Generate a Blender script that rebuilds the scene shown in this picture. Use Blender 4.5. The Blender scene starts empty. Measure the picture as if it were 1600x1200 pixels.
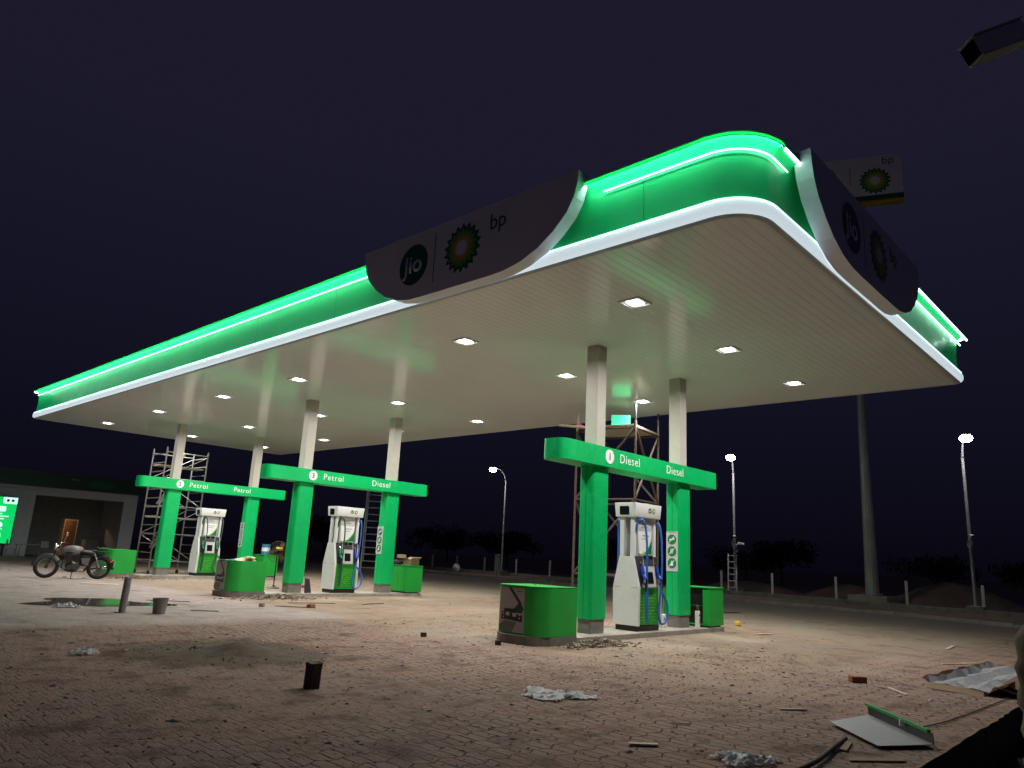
import bpy, bmesh, math, random
from mathutils import Vector, Matrix, Euler
random.seed(7)
PI = math.pi
scene = bpy.context.scene
C = scene.collection

# ------------------------------------------------------------------ camera
def make_camera():
    yaw, pitch, roll = 0.8162, 0.2315, 0.0519
    fwd = Vector((math.sin(yaw) * math.cos(pitch), math.cos(yaw) * math.cos(pitch), math.sin(pitch)))
    right = Vector((math.cos(yaw), -math.sin(yaw), 0))
    up = right.cross(fwd)
    r2 = math.cos(roll) * right + math.sin(roll) * up
    u2 = -math.sin(roll) * right + math.cos(roll) * up
    cd = bpy.data.cameras.new("camera")
    cd.sensor_width = 36.0
    cd.lens = 1137.4 / 1600 * 36.0
    cd.clip_start = 0.05
    cd.clip_end = 2000
    co = bpy.data.objects.new("camera", cd)
    m = Matrix((r2, u2, -fwd)).transposed().to_4x4()
    m.translation = Vector((-11.1175, -8.2089, 1.3557))
    co.matrix_world = m
    C.objects.link(co)
    scene.camera = co
make_camera()

# ------------------------------------------------------------------ world: night sky, lighter with elevation
w = bpy.data.worlds.new("World")
scene.world = w
w.use_nodes = True
nt = w.node_tree
nt.nodes.clear()
geo = nt.nodes.new('ShaderNodeTexCoord')
sep = nt.nodes.new('ShaderNodeSeparateXYZ')
ramp = nt.nodes.new('ShaderNodeValToRGB')
bg = nt.nodes.new('ShaderNodeBackground')
outw = nt.nodes.new('ShaderNodeOutputWorld')
nt.links.new(geo.outputs['Generated'], sep.inputs[0])
nt.links.new(sep.outputs['Z'], ramp.inputs[0])
e = ramp.color_ramp.elements
e[0].position = 0.0;  e[0].color = (0.0022, 0.0020, 0.0048, 1)
e[1].position = 0.22; e[1].color = (0.0056, 0.0054, 0.0138, 1)
k = ramp.color_ramp.elements.new(0.50); k.color = (0.0106, 0.0097, 0.0218, 1)
k = ramp.color_ramp.elements.new(0.85); k.color = (0.0112, 0.0100, 0.0222, 1)
nt.links.new(ramp.outputs[0], bg.inputs[0])
bg.inputs[1].default_value = 1.0
nt.links.new(bg.outputs[0], outw.inputs[0])

# ------------------------------------------------------------------ view and light levels
vs = scene.view_settings
vs.view_transform = 'Standard'
vs.look = 'None'
vs.exposure = 0.12
vs.gamma = 1.0
CEIL_W = 108.0       # each square ceiling light
LAMP_W = 260.0      # each street lamp head
scene.cycles.max_bounces = 8
scene.cycles.diffuse_bounces = 4
scene.cycles.glossy_bounces = 3
scene.cycles.sample_clamp_indirect = 6
scene.cycles.use_denoising = True

# ------------------------------------------------------------------ node helpers
class V:
    """value socket with arithmetic"""
    def __init__(s, nt, sock): s.nt, s.k = nt, sock
    def _m(s, op, o=None, o2=None):
        n = s.nt.nodes.new('ShaderNodeMath'); n.operation = op
        s.nt.links.new(s.k, n.inputs[0])
        for i, q in ((1, o), (2, o2)):
            if q is None: continue
            if isinstance(q, V): s.nt.links.new(q.k, n.inputs[i])
            else: n.inputs[i].default_value = q
        return V(s.nt, n.outputs[0])
    def __add__(s, o): return s._m('ADD', o)
    def __sub__(s, o): return s._m('SUBTRACT', o)
    def __mul__(s, o): return s._m('MULTIPLY', o)
    def __truediv__(s, o): return s._m('DIVIDE', o)
    def floor(s): return s._m('FLOOR')
    def frac(s): return s._m('FRACT')
    def abs(s): return s._m('ABSOLUTE')
    def min(s, o): return s._m('MINIMUM', o)
    def max(s, o): return s._m('MAXIMUM', o)
    def mod(s, o): return s._m('MODULO', o)
    def inv(s):
        n = s.nt.nodes.new('ShaderNodeMath'); n.operation = 'SUBTRACT'
        n.inputs[0].default_value = 1.0; s.nt.links.new(s.k, n.inputs[1]); return V(s.nt, n.outputs[0])
    def step(s, a, b, lo=0.0, hi=1.0):
        n = s.nt.nodes.new('ShaderNodeMapRange'); n.interpolation_type = 'SMOOTHSTEP'
        s.nt.links.new(s.k, n.inputs[0])
        n.inputs[1].default_value = a; n.inputs[2].default_value = b
        n.inputs[3].default_value = lo; n.inputs[4].default_value = hi
        return V(s.nt, n.outputs[0])

def new_mat(name):
    m = bpy.data.materials.new(name); m.use_nodes = True
    return m, m.node_tree, m.node_tree.nodes['Principled BSDF']

def mixc(nt, f, a, b):
    n = nt.nodes.new('ShaderNodeMix'); n.data_type = 'RGBA'
    if isinstance(f, V): nt.links.new(f.k, n.inputs[0])
    else: n.inputs[0].default_value = f
    for i, q in ((6, a), (7, b)):
        if isinstance(q, tuple): n.inputs[i].default_value = (*q[:3], 1)
        else: nt.links.new(q, n.inputs[i])
    return n.outputs[2]

def noise(nt, vec, scale, detail=4, rough=0.55):
    n = nt.nodes.new('ShaderNodeTexNoise')
    n.inputs['Scale'].default_value = scale; n.inputs['Detail'].default_value = detail
    n.inputs['Roughness'].default_value = rough
    if vec is not None: nt.links.new(vec, n.inputs['Vector'])
    return V(nt, n.outputs[0])

def mat(name, col, rough=0.5, metal=0.0, var=0.12, scale=6.0, bump=0.0, bscale=60.0, spec=0.5, dirt=None, coat=0.0):
    """procedural paint / concrete / metal: colour broken up by two noises, roughness too"""
    m, nt, b = new_mat(name)
    tc = nt.nodes.new('ShaderNodeTexCoord').outputs['Object']
    n1 = noise(nt, tc, scale); n2 = noise(nt, tc, scale * 7, 3)
    f = (n1 * 0.65 + n2 * 0.35).step(0.3, 0.7)
    lo = tuple(c * (1 - var) for c in col); hi = tuple(min(1, c * (1 + var)) for c in col)
    c = mixc(nt, f, lo, hi)
    if dirt:
        d = noise(nt, tc, scale * 2.3, 6, 0.7).step(0.55, 0.75) * dirt[1]
        c = mixc(nt, d, c, dirt[0])
    nt.links.new(c, b.inputs['Base Color'])
    r = n2.step(0.2, 0.8, max(0.02, rough * 0.8), min(1, rough * 1.2))
    nt.links.new(r.k, b.inputs['Roughness'])
    b.inputs['Metallic'].default_value = metal
    b.inputs['Specular IOR Level'].default_value = spec
    b.inputs['Coat Weight'].default_value = coat
    if bump:
        bn = nt.nodes.new('ShaderNodeBump'); bn.inputs['Strength'].default_value = bump
        bn.inputs['Distance'].default_value = 0.01
        nt.links.new(noise(nt, tc, bscale, 4).k, bn.inputs['Height'])
        nt.links.new(bn.outputs[0], b.inputs['Normal'])
    return m

def emat(name, col, strength):
    m, nt, b = new_mat(name)
    b.inputs['Base Color'].default_value = (*[min(.8, c) for c in col], 1)
    b.inputs['Emission Color'].default_value = (*col, 1)
    b.inputs['Emission Strength'].default_value = strength
    b.inputs['Roughness'].default_value = 0.4
    return m

GREEN = (0.001, 0.47, 0.125)
M = {}
M['green'] = mat('green paint', GREEN, 0.34, var=0.08, scale=1.1, dirt=((.10, .33, .12), .22))
M['green_box'] = mat('green sheet', (0.014, 0.40, 0.052), 0.4, var=0.07, scale=2.5, dirt=((.18, .26, .12), .35))
M['green_dark'] = mat('dark green paint', (0.003, 0.10, 0.035), 0.4)
M['fascia'] = mat('green fascia panel', (0.012, 0.58, 0.20), 0.36, var=.05, scale=.6)
M['rim'] = mat('green rim', (0.005, 0.22, 0.06), 0.3)
M['white'] = mat('white enamel', (0.76, 0.77, 0.78), 0.32, var=0.03, scale=3, dirt=((.5, .45, .38), .25))
M['board'] = mat('white sign face', (0.82, 0.81, 0.92), 0.45, var=0.02)
M['column'] = mat('cream column paint', (0.50, 0.465, 0.415), 0.42, var=0.06, scale=1.5, dirt=((.42, .36, .28), .4))
M['concrete'] = mat('concrete', (0.34, 0.31, 0.265), 0.85, var=0.2, scale=5, bump=.4, dirt=((.2, .17, .13), .6))
M['skirt'] = mat('grey cement skirt', (0.20, 0.185, 0.165), 0.8, var=0.2, scale=6, bump=.3, dirt=((.32, .27, .2), .5))
M['black'] = mat('black plastic', (0.014, 0.014, 0.015), 0.4)
M['rubber'] = mat('rubber', (0.012, 0.012, 0.012), 0.75, bump=.4)
M['charcoal'] = mat('charcoal plastic', (0.05, 0.05, 0.055), 0.45)
M['screen'] = mat('dark screen glass', (0.01, 0.011, 0.013), 0.08)
M['grey'] = mat('grey plastic', (0.42, 0.42, 0.43), 0.45)
M['lgrey'] = mat('pale grey plate', (0.55, 0.56, 0.55), 0.4, var=.05)
M['steel'] = mat('galvanised steel', (0.42, 0.42, 0.43), 0.38, metal=.8, var=.2, scale=9)
M['alu'] = mat('aluminium tube', (0.30, 0.285, 0.265), 0.42, metal=.55, var=.12, dirt=((.4, .36, .3), .5))
M['alu2'] = mat('pale ladder alloy', (0.72, 0.72, 0.74), 0.45, metal=.2)
M['polepaint'] = mat('grey pole paint', (0.40, 0.40, 0.42), 0.4, metal=.3, var=.12)
M['chrome'] = mat('chrome', (0.75, 0.75, 0.76), 0.12, metal=1, var=.03)
M['blue'] = mat('blue hose', (0.03, 0.13, 0.52), 0.35)
M['bluenoz'] = mat('blue nozzle grip', (0.02, 0.08, 0.55), 0.35)
M['darkgreenhose'] = mat('dark green hose', (0.02, 0.085, 0.06), 0.4)
M['greennoz'] = mat('green nozzle grip', (0.01, 0.25, 0.11), 0.35)
M['rust'] = mat('rusty scaffold tube', (0.075, 0.052, 0.038), 0.7, var=.4, scale=14, bump=.4, dirt=((.4, .3, .2), .5))
M['wood'] = mat('raw timber', (0.46, 0.33, 0.19), 0.75, var=.22, scale=8, bump=.2)
M['palewood'] = mat('pale offcut wood', (0.62, 0.52, 0.38), 0.75, var=.15, scale=10)
M['plank'] = mat('pale board', (0.42, 0.38, 0.31), 0.75, var=.15)
M['cardboard'] = mat('cardboard', (0.32, 0.215, 0.13), 0.85, var=.12, scale=7, bump=.2)
M['foil'] = mat('silver liner', (0.80, 0.80, 0.83), 0.30, metal=.25, var=.2, scale=20, bump=.8, bscale=30)
M['brick'] = mat('red brick', (0.28, 0.10, 0.05), 0.9, var=.2, scale=25, bump=.5)
M['block'] = mat('dark brown block', (0.075, 0.045, 0.038), 0.85, var=.4, scale=14, bump=.8, bscale=30)
M['rubble'] = mat('broken stone', (0.30, 0.255, 0.20), 0.9, var=.35, scale=20, bump=.5)
M['chip'] = mat('dark litter', (0.045, 0.03, 0.022), 0.9, var=.5, scale=3)
M['bucket'] = mat('grey plastic pail', (0.21, 0.185, 0.175), 0.6, var=.15, dirt=((.4, .35, .3), .7))
M['bollard'] = mat('grey pipe', (0.24, 0.22, 0.22), 0.55, var=.15)
M['silver'] = mat('silver tank paint', (0.21, 0.20, 0.205), 0.20, metal=.35, var=.05)
M['engine'] = mat('engine alloy', (0.11, 0.105, 0.10), 0.38, metal=.8, var=.3, scale=20)
M['seat'] = mat('black leather seat', (0.018, 0.017, 0.017), 0.45, bump=.2)
M['red'] = mat('red lens', (0.28, 0.012, 0.01), 0.2)
M['amber'] = mat('amber lens', (0.5, 0.16, 0.02), 0.2)
M['yellow'] = mat('yellow plastic', (0.66, 0.47, 0.03), 0.45)
M['pink'] = mat('pink ribbon', (0.72, 0.22, 0.42), 0.7)
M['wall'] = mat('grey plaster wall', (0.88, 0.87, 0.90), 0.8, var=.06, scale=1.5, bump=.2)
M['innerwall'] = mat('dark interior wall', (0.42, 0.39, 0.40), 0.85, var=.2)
M['doorwood'] = mat('brown door veneer', (0.42, 0.19, 0.07), 0.45, var=.15, scale=4)
M['doorframe'] = mat('light wood frame', (0.72, 0.50, 0.27), 0.5)
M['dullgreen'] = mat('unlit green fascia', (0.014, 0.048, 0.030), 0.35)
M['greyboard'] = mat('grey composite sheet', (0.30, 0.30, 0.325), 0.5, var=.06, scale=4, dirt=((.36, .3, .24), .4))
M['lime'] = mat('lime dot', (0.50, 0.72, 0.04), 0.4)
M['limeedge'] = mat('bright lime', (0.22, 0.62, 0.04), 0.4)
M['yellowp'] = mat('logo yellow', (0.50, 0.40, 0.05), 0.45)
M['midgreen'] = mat('logo green', (0.10, 0.40, 0.04), 0.45)
M['logodark'] = mat('logo dark green', (0.0, 0.105, 0.05), 0.45, var=.03)
M['pict'] = mat('pictogram green', (0.005, 0.21, 0.06), 0.4)
M['ink'] = mat('grey print', (0.12, 0.12, 0.13), 0.6)
M['numeral'] = mat('grey numeral', (0.16, 0.20, 0.19), 0.5)
M['letter'] = mat('white lettering', (0.86, 0.88, 0.87), 0.4, var=.02)
M['postergrey'] = mat('poster ground', (0.42, 0.385, 0.40), 0.5, var=.03)
M['posterbeam'] = mat('poster beam', (0.14, 0.165, 0.135), 0.5)
M['posterblack'] = mat('poster black', (0.012, 0.02, 0.022), 0.4)
M['posterdark'] = mat('poster dark green', (0.012, 0.07, 0.055), 0.4)
M['canblue'] = mat('blue tin print', (0.06, 0.26, 0.46), 0.35)
M['teal'] = mat('teal cloth', (0.05, 0.22, 0.24), 0.8)
M['cloth'] = mat('dark cloth', (0.035, 0.03, 0.045), 0.9, bump=.6, bscale=20)
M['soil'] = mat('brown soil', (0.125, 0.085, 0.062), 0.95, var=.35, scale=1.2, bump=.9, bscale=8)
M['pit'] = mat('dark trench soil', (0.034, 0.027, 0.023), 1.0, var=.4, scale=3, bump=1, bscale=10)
M['kerb'] = mat('kerb concrete', (0.26, 0.225, 0.19), 0.85, var=.25, scale=2, bump=.4)
M['postwhite'] = mat('whitewashed concrete', (0.52, 0.50, 0.49), 0.8, var=.15)
M['bark'] = mat('bark', (0.05, 0.035, 0.025), 0.95)
M['leaf'] = mat('dark foliage', (0.009, 0.013, 0.006), 0.95, var=.4, scale=.8)
M['wrap'] = mat('dusty sacking', (0.32, 0.24, 0.155), 0.95, var=.25, scale=7, bump=.8, bscale=18)
M['postgrey'] = mat('weathered post', (0.235, 0.19, 0.165), 0.9, var=.25, scale=9, bump=.5)
M['cam'] = mat('cctv casing', (0.88, 0.84, 0.82), 0.5, var=.05)
M['cable'] = mat('dark conduit', (0.06, 0.045, 0.04), 0.7)
M['tube'] = emat('cool white neon tube', (0.62, 1.0, 0.86), 4.5)
M['strip'] = emat('led strip', (0.75, 1.0, 0.92), 66.0)
M['bandlit'] = emat('lit acrylic strip', (0.68, 0.80, 0.86), 0.72)
M['bandline'] = emat('led line', (0.62, 1.0, 0.88), 1.5)
M['diffuser'] = emat('led diffuser', (1.0, 0.965, 0.90), 14.0)
M['lamphead'] = emat('street lamp led', (1.0, 0.97, 0.95), 60.0)
M['dispgreen'] = emat('backlit green', (0.0, 0.62, 0.13), 0.95)
M['dispwhite'] = emat('backlit white', (0.62, 0.95, 0.84), 1.0)
M['greenglow'] = emat('glowing green panel', (0.03, 0.70, 0.25), 0.5)

def rim_mat():
    m, nt, b = new_mat('translucent green cover')
    tr = nt.nodes.new('ShaderNodeBsdfTranslucent'); tr.inputs[0].default_value = (.04, .42, .17, 1)
    b.inputs['Base Color'].default_value = (.005, .22, .07, 1); b.inputs['Roughness'].default_value = .3
    mx = nt.nodes.new('ShaderNodeMixShader'); mx.inputs[0].default_value = .5
    nt.links.new(b.outputs[0], mx.inputs[1]); nt.links.new(tr.outputs[0], mx.inputs[2])
    nt.links.new(mx.outputs[0], nt.nodes['Material Output'].inputs[0])
    return m
M['rim'] = rim_mat()
def plastic_mat():
    m, nt, b = new_mat('clear crumpled polythene')
    tc = nt.nodes.new('ShaderNodeTexCoord').outputs['Object']
    b.inputs['Base Color'].default_value = (.93, .93, .93, 1)
    b.inputs['Roughness'].default_value = .35
    n = noise(nt, tc, 14, 5, .65)
    nt.links.new(n.step(.30, .60, .80, 1.0).k, b.inputs['Alpha'])
    bn = nt.nodes.new('ShaderNodeBump'); bn.inputs['Strength'].default_value = .5; bn.inputs['Distance'].default_value = .012
    nt.links.new(noise(nt, tc, 28, 6, .75).k, bn.inputs['Height']); nt.links.new(bn.outputs[0], b.inputs['Normal'])
    return m
M['plastic'] = plastic_mat()

def soffit_mat():
    m, nt, b = new_mat('metal plank ceiling')
    pos = nt.nodes.new('ShaderNodeNewGeometry').outputs['Position']
    s = nt.nodes.new('ShaderNodeSeparateXYZ'); nt.links.new(pos, s.inputs[0])
    y = V(nt, s.outputs[1]); x = V(nt, s.outputs[0])
    fr = (y / 0.15).frac()
    d = fr.min(fr.inv())
    groove = d.step(0.02, 0.09)
    n = noise(nt, pos, .5, 3)
    base = mixc(nt, n.step(.3, .7), (0.80, 0.80, 0.83), (0.84, 0.84, 0.87))
    col = mixc(nt, groove.inv() * 0.22, base, (0.33, 0.315, 0.29))
    nt.links.new(col, b.inputs['Base Color'])
    wn = nt.nodes.new('ShaderNodeTexWhiteNoise'); wn.noise_dimensions = '1D'
    nt.links.new((y / 0.15).floor().k, wn.inputs['W'])
    nt.links.new((V(nt, wn.outputs[0]) * .05 + .11).k, b.inputs['Roughness'])
    b.inputs['Specular IOR Level'].default_value = .55
    bn = nt.nodes.new('ShaderNodeBump'); bn.inputs['Strength'].default_value = .28; bn.inputs['Distance'].default_value = .012
    h = groove + noise(nt, pos, 1.3, 2) * .10
    nt.links.new(h.k, bn.inputs['Height']); nt.links.new(bn.outputs[0], b.inputs['Normal'])
    return m
M['soffit'] = soffit_mat()

def ground_mat():
    m, nt, b = new_mat('dusty interlocking pavers')
    pos = nt.nodes.new('ShaderNodeNewGeometry').outputs['Position']
    s = nt.nodes.new('ShaderNodeSeparateXYZ'); nt.links.new(pos, s.inputs[0])
    x = V(nt, s.outputs[0]); y = V(nt, s.outputs[1])
    wob = noise(nt, pos, 3.0, 3)
    wob2 = noise(nt, pos, 9.0, 2)
    X = x + (wob - .5) * .05 + (wob2 - .5) * .016; Y = y + (wob2 - .5) * .03
    H, W = 0.118, 0.215
    tri = ((X / (2 * H)).frac() - .5).abs() * 4 - 1
    u = (Y + tri * .032) / W
    ci = u.floor(); fu = u.frac()
    v = (X + (ci * .5).frac() * H) / H
    fv = v.frac()
    d = (fu.min(fu.inv()) * W).min(fv.min(fv.inv()) * H)
    joint = d.step(.002, .012).inv()
    cmb = nt.nodes.new('ShaderNodeCombineXYZ')
    nt.links.new(ci.k, cmb.inputs[0]); nt.links.new(v.floor().k, cmb.inputs[1])
    wn = nt.nodes.new('ShaderNodeTexWhiteNoise'); wn.noise_dimensions = '2D'; nt.links.new(cmb.outputs[0], wn.inputs['Vector'])
    rnd = V(nt, wn.outputs[0])
    big = noise(nt, pos, .45, 4, .6); mid = noise(nt, pos, 2.2, 5, .65); fine = noise(nt, pos, 22, 5, .7); grit = noise(nt, pos, 70, 3, .7)
    pav = mixc(nt, rnd, (.305, .205, .168), (.360, .262, .220))
    pav = mixc(nt, big.step(.38, .62), pav, (.385, .248, .195))
    pav = mixc(nt, mid.step(.46, .68) * .8, pav, (.130, .080, .060))
    pav = mixc(nt, fine.step(.52, .72) * .6, pav, (.085, .052, .04))
    sand = mixc(nt, mid.step(.35, .65), (.385, .282, .205), (.278, .195, .142))
    sand = mixc(nt, big.step(.4, .6), sand, (.345, .275, .215))
    sand = mixc(nt, fine.step(.50, .72) * .50, sand, (.14, .092, .062))
    pale = mixc(nt, mid.step(.3, .7), (.46, .385, .36), (.36, .295, .27))
    # drifted sand lies under and around the canopy
    big2 = noise(nt, pos, .22, 3)
    e1 = (x + 2.9).min(y + 4.5) + (big - .5) * 2.6 + (mid - .5) * 1.1
    ms = e1.step(-.55, .75)
    # sand drift in the corner by the trench
    e3 = (((x + 6.4) * (x + 6.4) + (y - .9) * (y - .9)) * -1.0 + 2.6) + (mid - .5) * 5.0
    # pale cement-dusted lane to the left
    e2 = (y - 4.2).min((x * -1.0) - 2.1) + (big - .5) * 1.8 + (mid - .5) * .7
    mp = e2.step(-.3, .5)
    jfill = fine.step(.35, .6, .45, 1.0) * mid.step(.3, .62, 1.0, .35)
    dustl = ((x * -1.0) - 5.6).min(y + 3.6) + (big - .5) * 3 + (mid - .5) * 1.5
    js = joint * dustl.step(-.8, 1.2, 1.15, .45) * jfill * (ms * .93).inv() * (mp * .96).inv()
    dustpav = mixc(nt, wob.step(.45, .7) * .55, pav, (.39, .290, .222))
    c = mixc(nt, ms, dustpav, sand)
    c = mixc(nt, mp, c, pale)
    dk = e3.step(0, 1.6) * fine.step(.3, .6, .5, 1)
    c = mixc(nt, dk * .85, c, (.095, .06, .038))
    blot = noise(nt, pos, 1.1, 6, .72).step(.54, .70) * fine.step(.3, .6, .4, 1)
    c = mixc(nt, blot * .55, c, (.115, .072, .050))
    c = mixc(nt, js, c, (.028, .019, .016))
    spk = grit.step(.66, .76) * .6
    c = mixc(nt, spk, c, (.06, .042, .033))
    # grey tarmac-like concrete further out by the road
    c = mixc(nt, (x - 9.5 + (big - .5) * 3).step(0, 4) * .75, c, (.23, .185, .155))
    nt.links.new(c, b.inputs['Base Color'])
    b.inputs['Roughness'].default_value = .93
    b.inputs['Specular IOR Level'].default_value = .25
    bn = nt.nodes.new('ShaderNodeBump'); bn.inputs['Strength'].default_value = 1.0; bn.inputs['Distance'].default_value = .014
    h = js * -1.1 + fine * 1.3 + grit * .45 + mid * 1.2 + rnd * .25 * ms.inv()
    nt.links.new(h.k, bn.inputs['Height']); nt.links.new(bn.outputs[0], b.inputs['Normal'])
    return m
M['ground'] = ground_mat()

def water_mat():
    m, nt, b = new_mat('puddle water')
    b.inputs['Base Color'].default_value = (.11, .09, .083, 1)
    b.inputs['Roughness'].default_value = .045
    b.inputs['IOR'].default_value = 1.33
    b.inputs['Specular IOR Level'].default_value = .6
    return m
M['water'] = water_mat()

# ------------------------------------------------------------------ mesh helpers
class MB:
    def __init__(s): s.bm = bmesh.new()
    def box(s, c, size, rot=None, bev=0.0, seg=2):
        r = bmesh.ops.create_cube(s.bm, size=1.0)
        vs = r['verts']
        bmesh.ops.scale(s.bm, vec=Vector(size), verts=vs)
        if bev:
            es = list({e for v in vs for e in v.link_edges})
            rr = bmesh.ops.bevel(s.bm, geom=es, offset=min(bev, min(size) * .45), segments=seg, affect='EDGES', profile=.5)
            vs = list({v for f in rr['faces'] for v in f.verts} | {v for v in vs if v.is_valid})
        if rot is not None:
            bmesh.ops.rotate(s.bm, cent=(0, 0, 0), matrix=(rot if isinstance(rot, Matrix) else Euler(rot).to_matrix()), verts=vs)
        bmesh.ops.translate(s.bm, vec=Vector(c), verts=vs)
        return s
    def b2(s, lo, hi, bev=0.0):
        lo, hi = Vector(lo), Vector(hi)
        return s.box((lo + hi) / 2, hi - lo, bev=bev)
    def cyl(s, a, b, r0, r1=None, n=12, caps=True):
        a, b = Vector(a), Vector(b); r1 = r0 if r1 is None else r1
        d = (b - a).normalized()
        t = d.orthogonal().normalized(); q = d.cross(t)
        A = [s.bm.verts.new(a + r0 * (math.cos(2 * PI * i / n) * t + math.sin(2 * PI * i / n) * q)) for i in range(n)]
        B = [s.bm.verts.new(b + r1 * (math.cos(2 * PI * i / n) * t + math.sin(2 * PI * i / n) * q)) for i in range(n)]
        for i in range(n):
            s.bm.faces.new((A[i], A[(i + 1) % n], B[(i + 1) % n], B[i]))
        if caps: s.bm.faces.new(A[::-1]); s.bm.faces.new(B)
        return s
    def tube(s, pts, r, n=8, closed=False):
        pts = [Vector(p) for p in pts]; m = len(pts); rings = []; t = None
        rr = r if isinstance(r, (list, tuple)) else [r] * m
        for i in range(m):
            if closed: d = pts[(i + 1) % m] - pts[i - 1]
            else: d = pts[min(i + 1, m - 1)] - pts[max(i - 1, 0)]
            d.normalize()
            if t is None: t = d.orthogonal().normalized()
            t = (t - d * t.dot(d)).normalized(); q = d.cross(t)
            rings.append([s.bm.verts.new(pts[i] + rr[i] * (math.cos(2 * PI * k / n) * t + math.sin(2 * PI * k / n) * q)) for k in range(n)])
        for i in range(m if closed else m - 1):
            A, B = rings[i], rings[(i + 1) % m]
            for k in range(n): s.bm.faces.new((A[k], A[(k + 1) % n], B[(k + 1) % n], B[k]))
        if not closed: s.bm.faces.new(rings[0][::-1]); s.bm.faces.new(rings[-1])
        return s
    def prism(s, poly, z0, z1, f=lambda x, y, z: (x, y, z)):
        A = [s.bm.verts.new(f(x, y, z0)) for x, y in poly]; B = [s.bm.verts.new(f(x, y, z1)) for x, y in poly]
        n = len(poly)
        s.bm.faces.new(A[::-1]); s.bm.faces.new(B)
        for i in range(n): s.bm.faces.new((A[i], A[(i + 1) % n], B[(i + 1) % n], B[i]))
        return s
    def lathe(s, prof, c=(0, 0, 0), n=24, M3=None):
        c = Vector(c); rings = []
        for r, z in prof:
            ring = []
            for i in range(n):
                p = Vector((r * math.cos(2 * PI * i / n), r * math.sin(2 * PI * i / n), z))
                if M3 is not None: p = M3 @ p
                ring.append(s.bm.verts.new(c + p))
            rings.append(ring)
        for A, B in zip(rings, rings[1:]):
            for i in range(n): s.bm.faces.new((A[i], A[(i + 1) % n], B[(i + 1) % n], B[i]))
        if prof[0][0] > 1e-6: s.bm.faces.new(rings[0][::-1])
        if prof[-1][0] > 1e-6: s.bm.faces.new(rings[-1])
        return s
    def torus(s, c, R, r, axis='Y', n=32, k=8):
        c = Vector(c); pts = []
        for i in range(n):
            a = 2 * PI * i / n
            o = {'Y': (math.cos(a) * R, 0, math.sin(a) * R), 'Z': (math.cos(a) * R, math.sin(a) * R, 0), 'X': (0, math.cos(a) * R, math.sin(a) * R)}[axis]
            pts.append(c + Vector(o))
        return s.tube(pts, r, k, closed=True)
    def ell(s, c, rad, n=2, rot=None):
        r = bmesh.ops.create_icosphere(s.bm, subdivisions=n, radius=1.0)
        bmesh.ops.scale(s.bm, vec=Vector(rad), verts=r['verts'])
        if rot is not None: bmesh.ops.rotate(s.bm, cent=(0, 0, 0), matrix=Euler(rot).to_matrix(), verts=r['verts'])
        bmesh.ops.translate(s.bm, vec=Vector(c), verts=r['verts'])
        return s
    def sweep(s, path, prof, closed=True):
        """path: list of (point2d, outward normal2d); prof: list of (offset, z)"""
        rings = [[s.bm.verts.new((p[0] + n[0] * o, p[1] + n[1] * o, z)) for o, z in prof] for p, n in path]
        m = len(rings)
        for i in range(m if closed else m - 1):
            A, B = rings[i], rings[(i + 1) % m]
            for k in range(len(prof) - 1): s.bm.faces.new((A[k], B[k], B[k + 1], A[k + 1]))
        return s
    def build(s, name, m, parent=None, smooth=None, loc=None):
        bmesh.ops.recalc_face_normals(s.bm, faces=s.bm.faces[:])
        me = bpy.data.meshes.new(name); s.bm.to_mesh(me); s.bm.free()
        me.materials.append(m)
        if smooth is not None:
            me.polygons.foreach_set('use_smooth', [True] * len(me.polygons))
            me.set_sharp_from_angle(angle=math.radians(smooth))
        o = bpy.data.objects.new(name, me); C.objects.link(o)
        if parent is not None: o.parent = parent
        if loc is not None: o.location = loc
        return o

def thing(name, label, cat, loc=(0, 0, 0), rz=0.0, group=None):
    o = bpy.data.objects.new(name, None); o.empty_display_size = .2; C.objects.link(o)
    o.location = loc; o.rotation_euler = (0, 0, rz)
    return tag(o, label, cat, group)
def tag(o, label, cat, group=None):
    o['label'] = label; o['category'] = cat
    if group: o['group'] = group
    return o
def struct(o): o['kind'] = 'structure'; return o
def stuff(o, label=None, cat=None):
    o['kind'] = 'stuff'
    if label: o['label'] = label; o['category'] = cat
    return o
def dup(root, loc, rz, label, group=None):
    r = root.copy(); C.objects.link(r); r.location = loc; r.rotation_euler = (0, 0, rz); r['label'] = label
    if group: r['group'] = group
    for ch in list(root.children):
        c = ch.copy(); C.objects.link(c); c.parent = r
        for g in ch.children:
            d = g.copy(); C.objects.link(d); d.parent = c
    return r

_tc = {}
def text_verts(txt, size, bold=0.0, spacing=1.0):
    cu = bpy.data.curves.new('t', 'FONT'); cu.body = txt; cu.size = size; cu.align_x = 'CENTER'; cu.align_y = 'CENTER'
    cu.offset = bold; cu.extrude = 0.0; cu.space_character = spacing; cu.resolution_u = 4
    o = bpy.data.objects.new('t', cu); C.objects.link(o)
    dg = bpy.context.evaluated_depsgraph_get(); dg.update()
    me = bpy.data.meshes.new_from_object(o.evaluated_get(dg))
    bpy.data.objects.remove(o); bpy.data.curves.remove(cu)
    return me
def place_text(name, txt, size, m, parent, fr, bold=0.0, depth=.004, spacing=1.0):
    """fr(u,v,d): frame function from the text plane (u right, v up, d out) to parent space"""
    me = text_verts(txt, size, bold, spacing)
    bm = bmesh.new(); bm.from_mesh(me); bpy.data.meshes.remove(me)
    if depth:
        r = bmesh.ops.extrude_face_region(bm, geom=bm.faces[:])
        bmesh.ops.translate(bm, vec=(0, 0, depth), verts=[v for v in r['geom'] if isinstance(v, bmesh.types.BMVert)])
    for v in bm.verts: v.co = Vector(fr(*v.co))
    b = MB(); b.bm.free(); b.bm = bm
    return b.build(name, m, parent)

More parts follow.
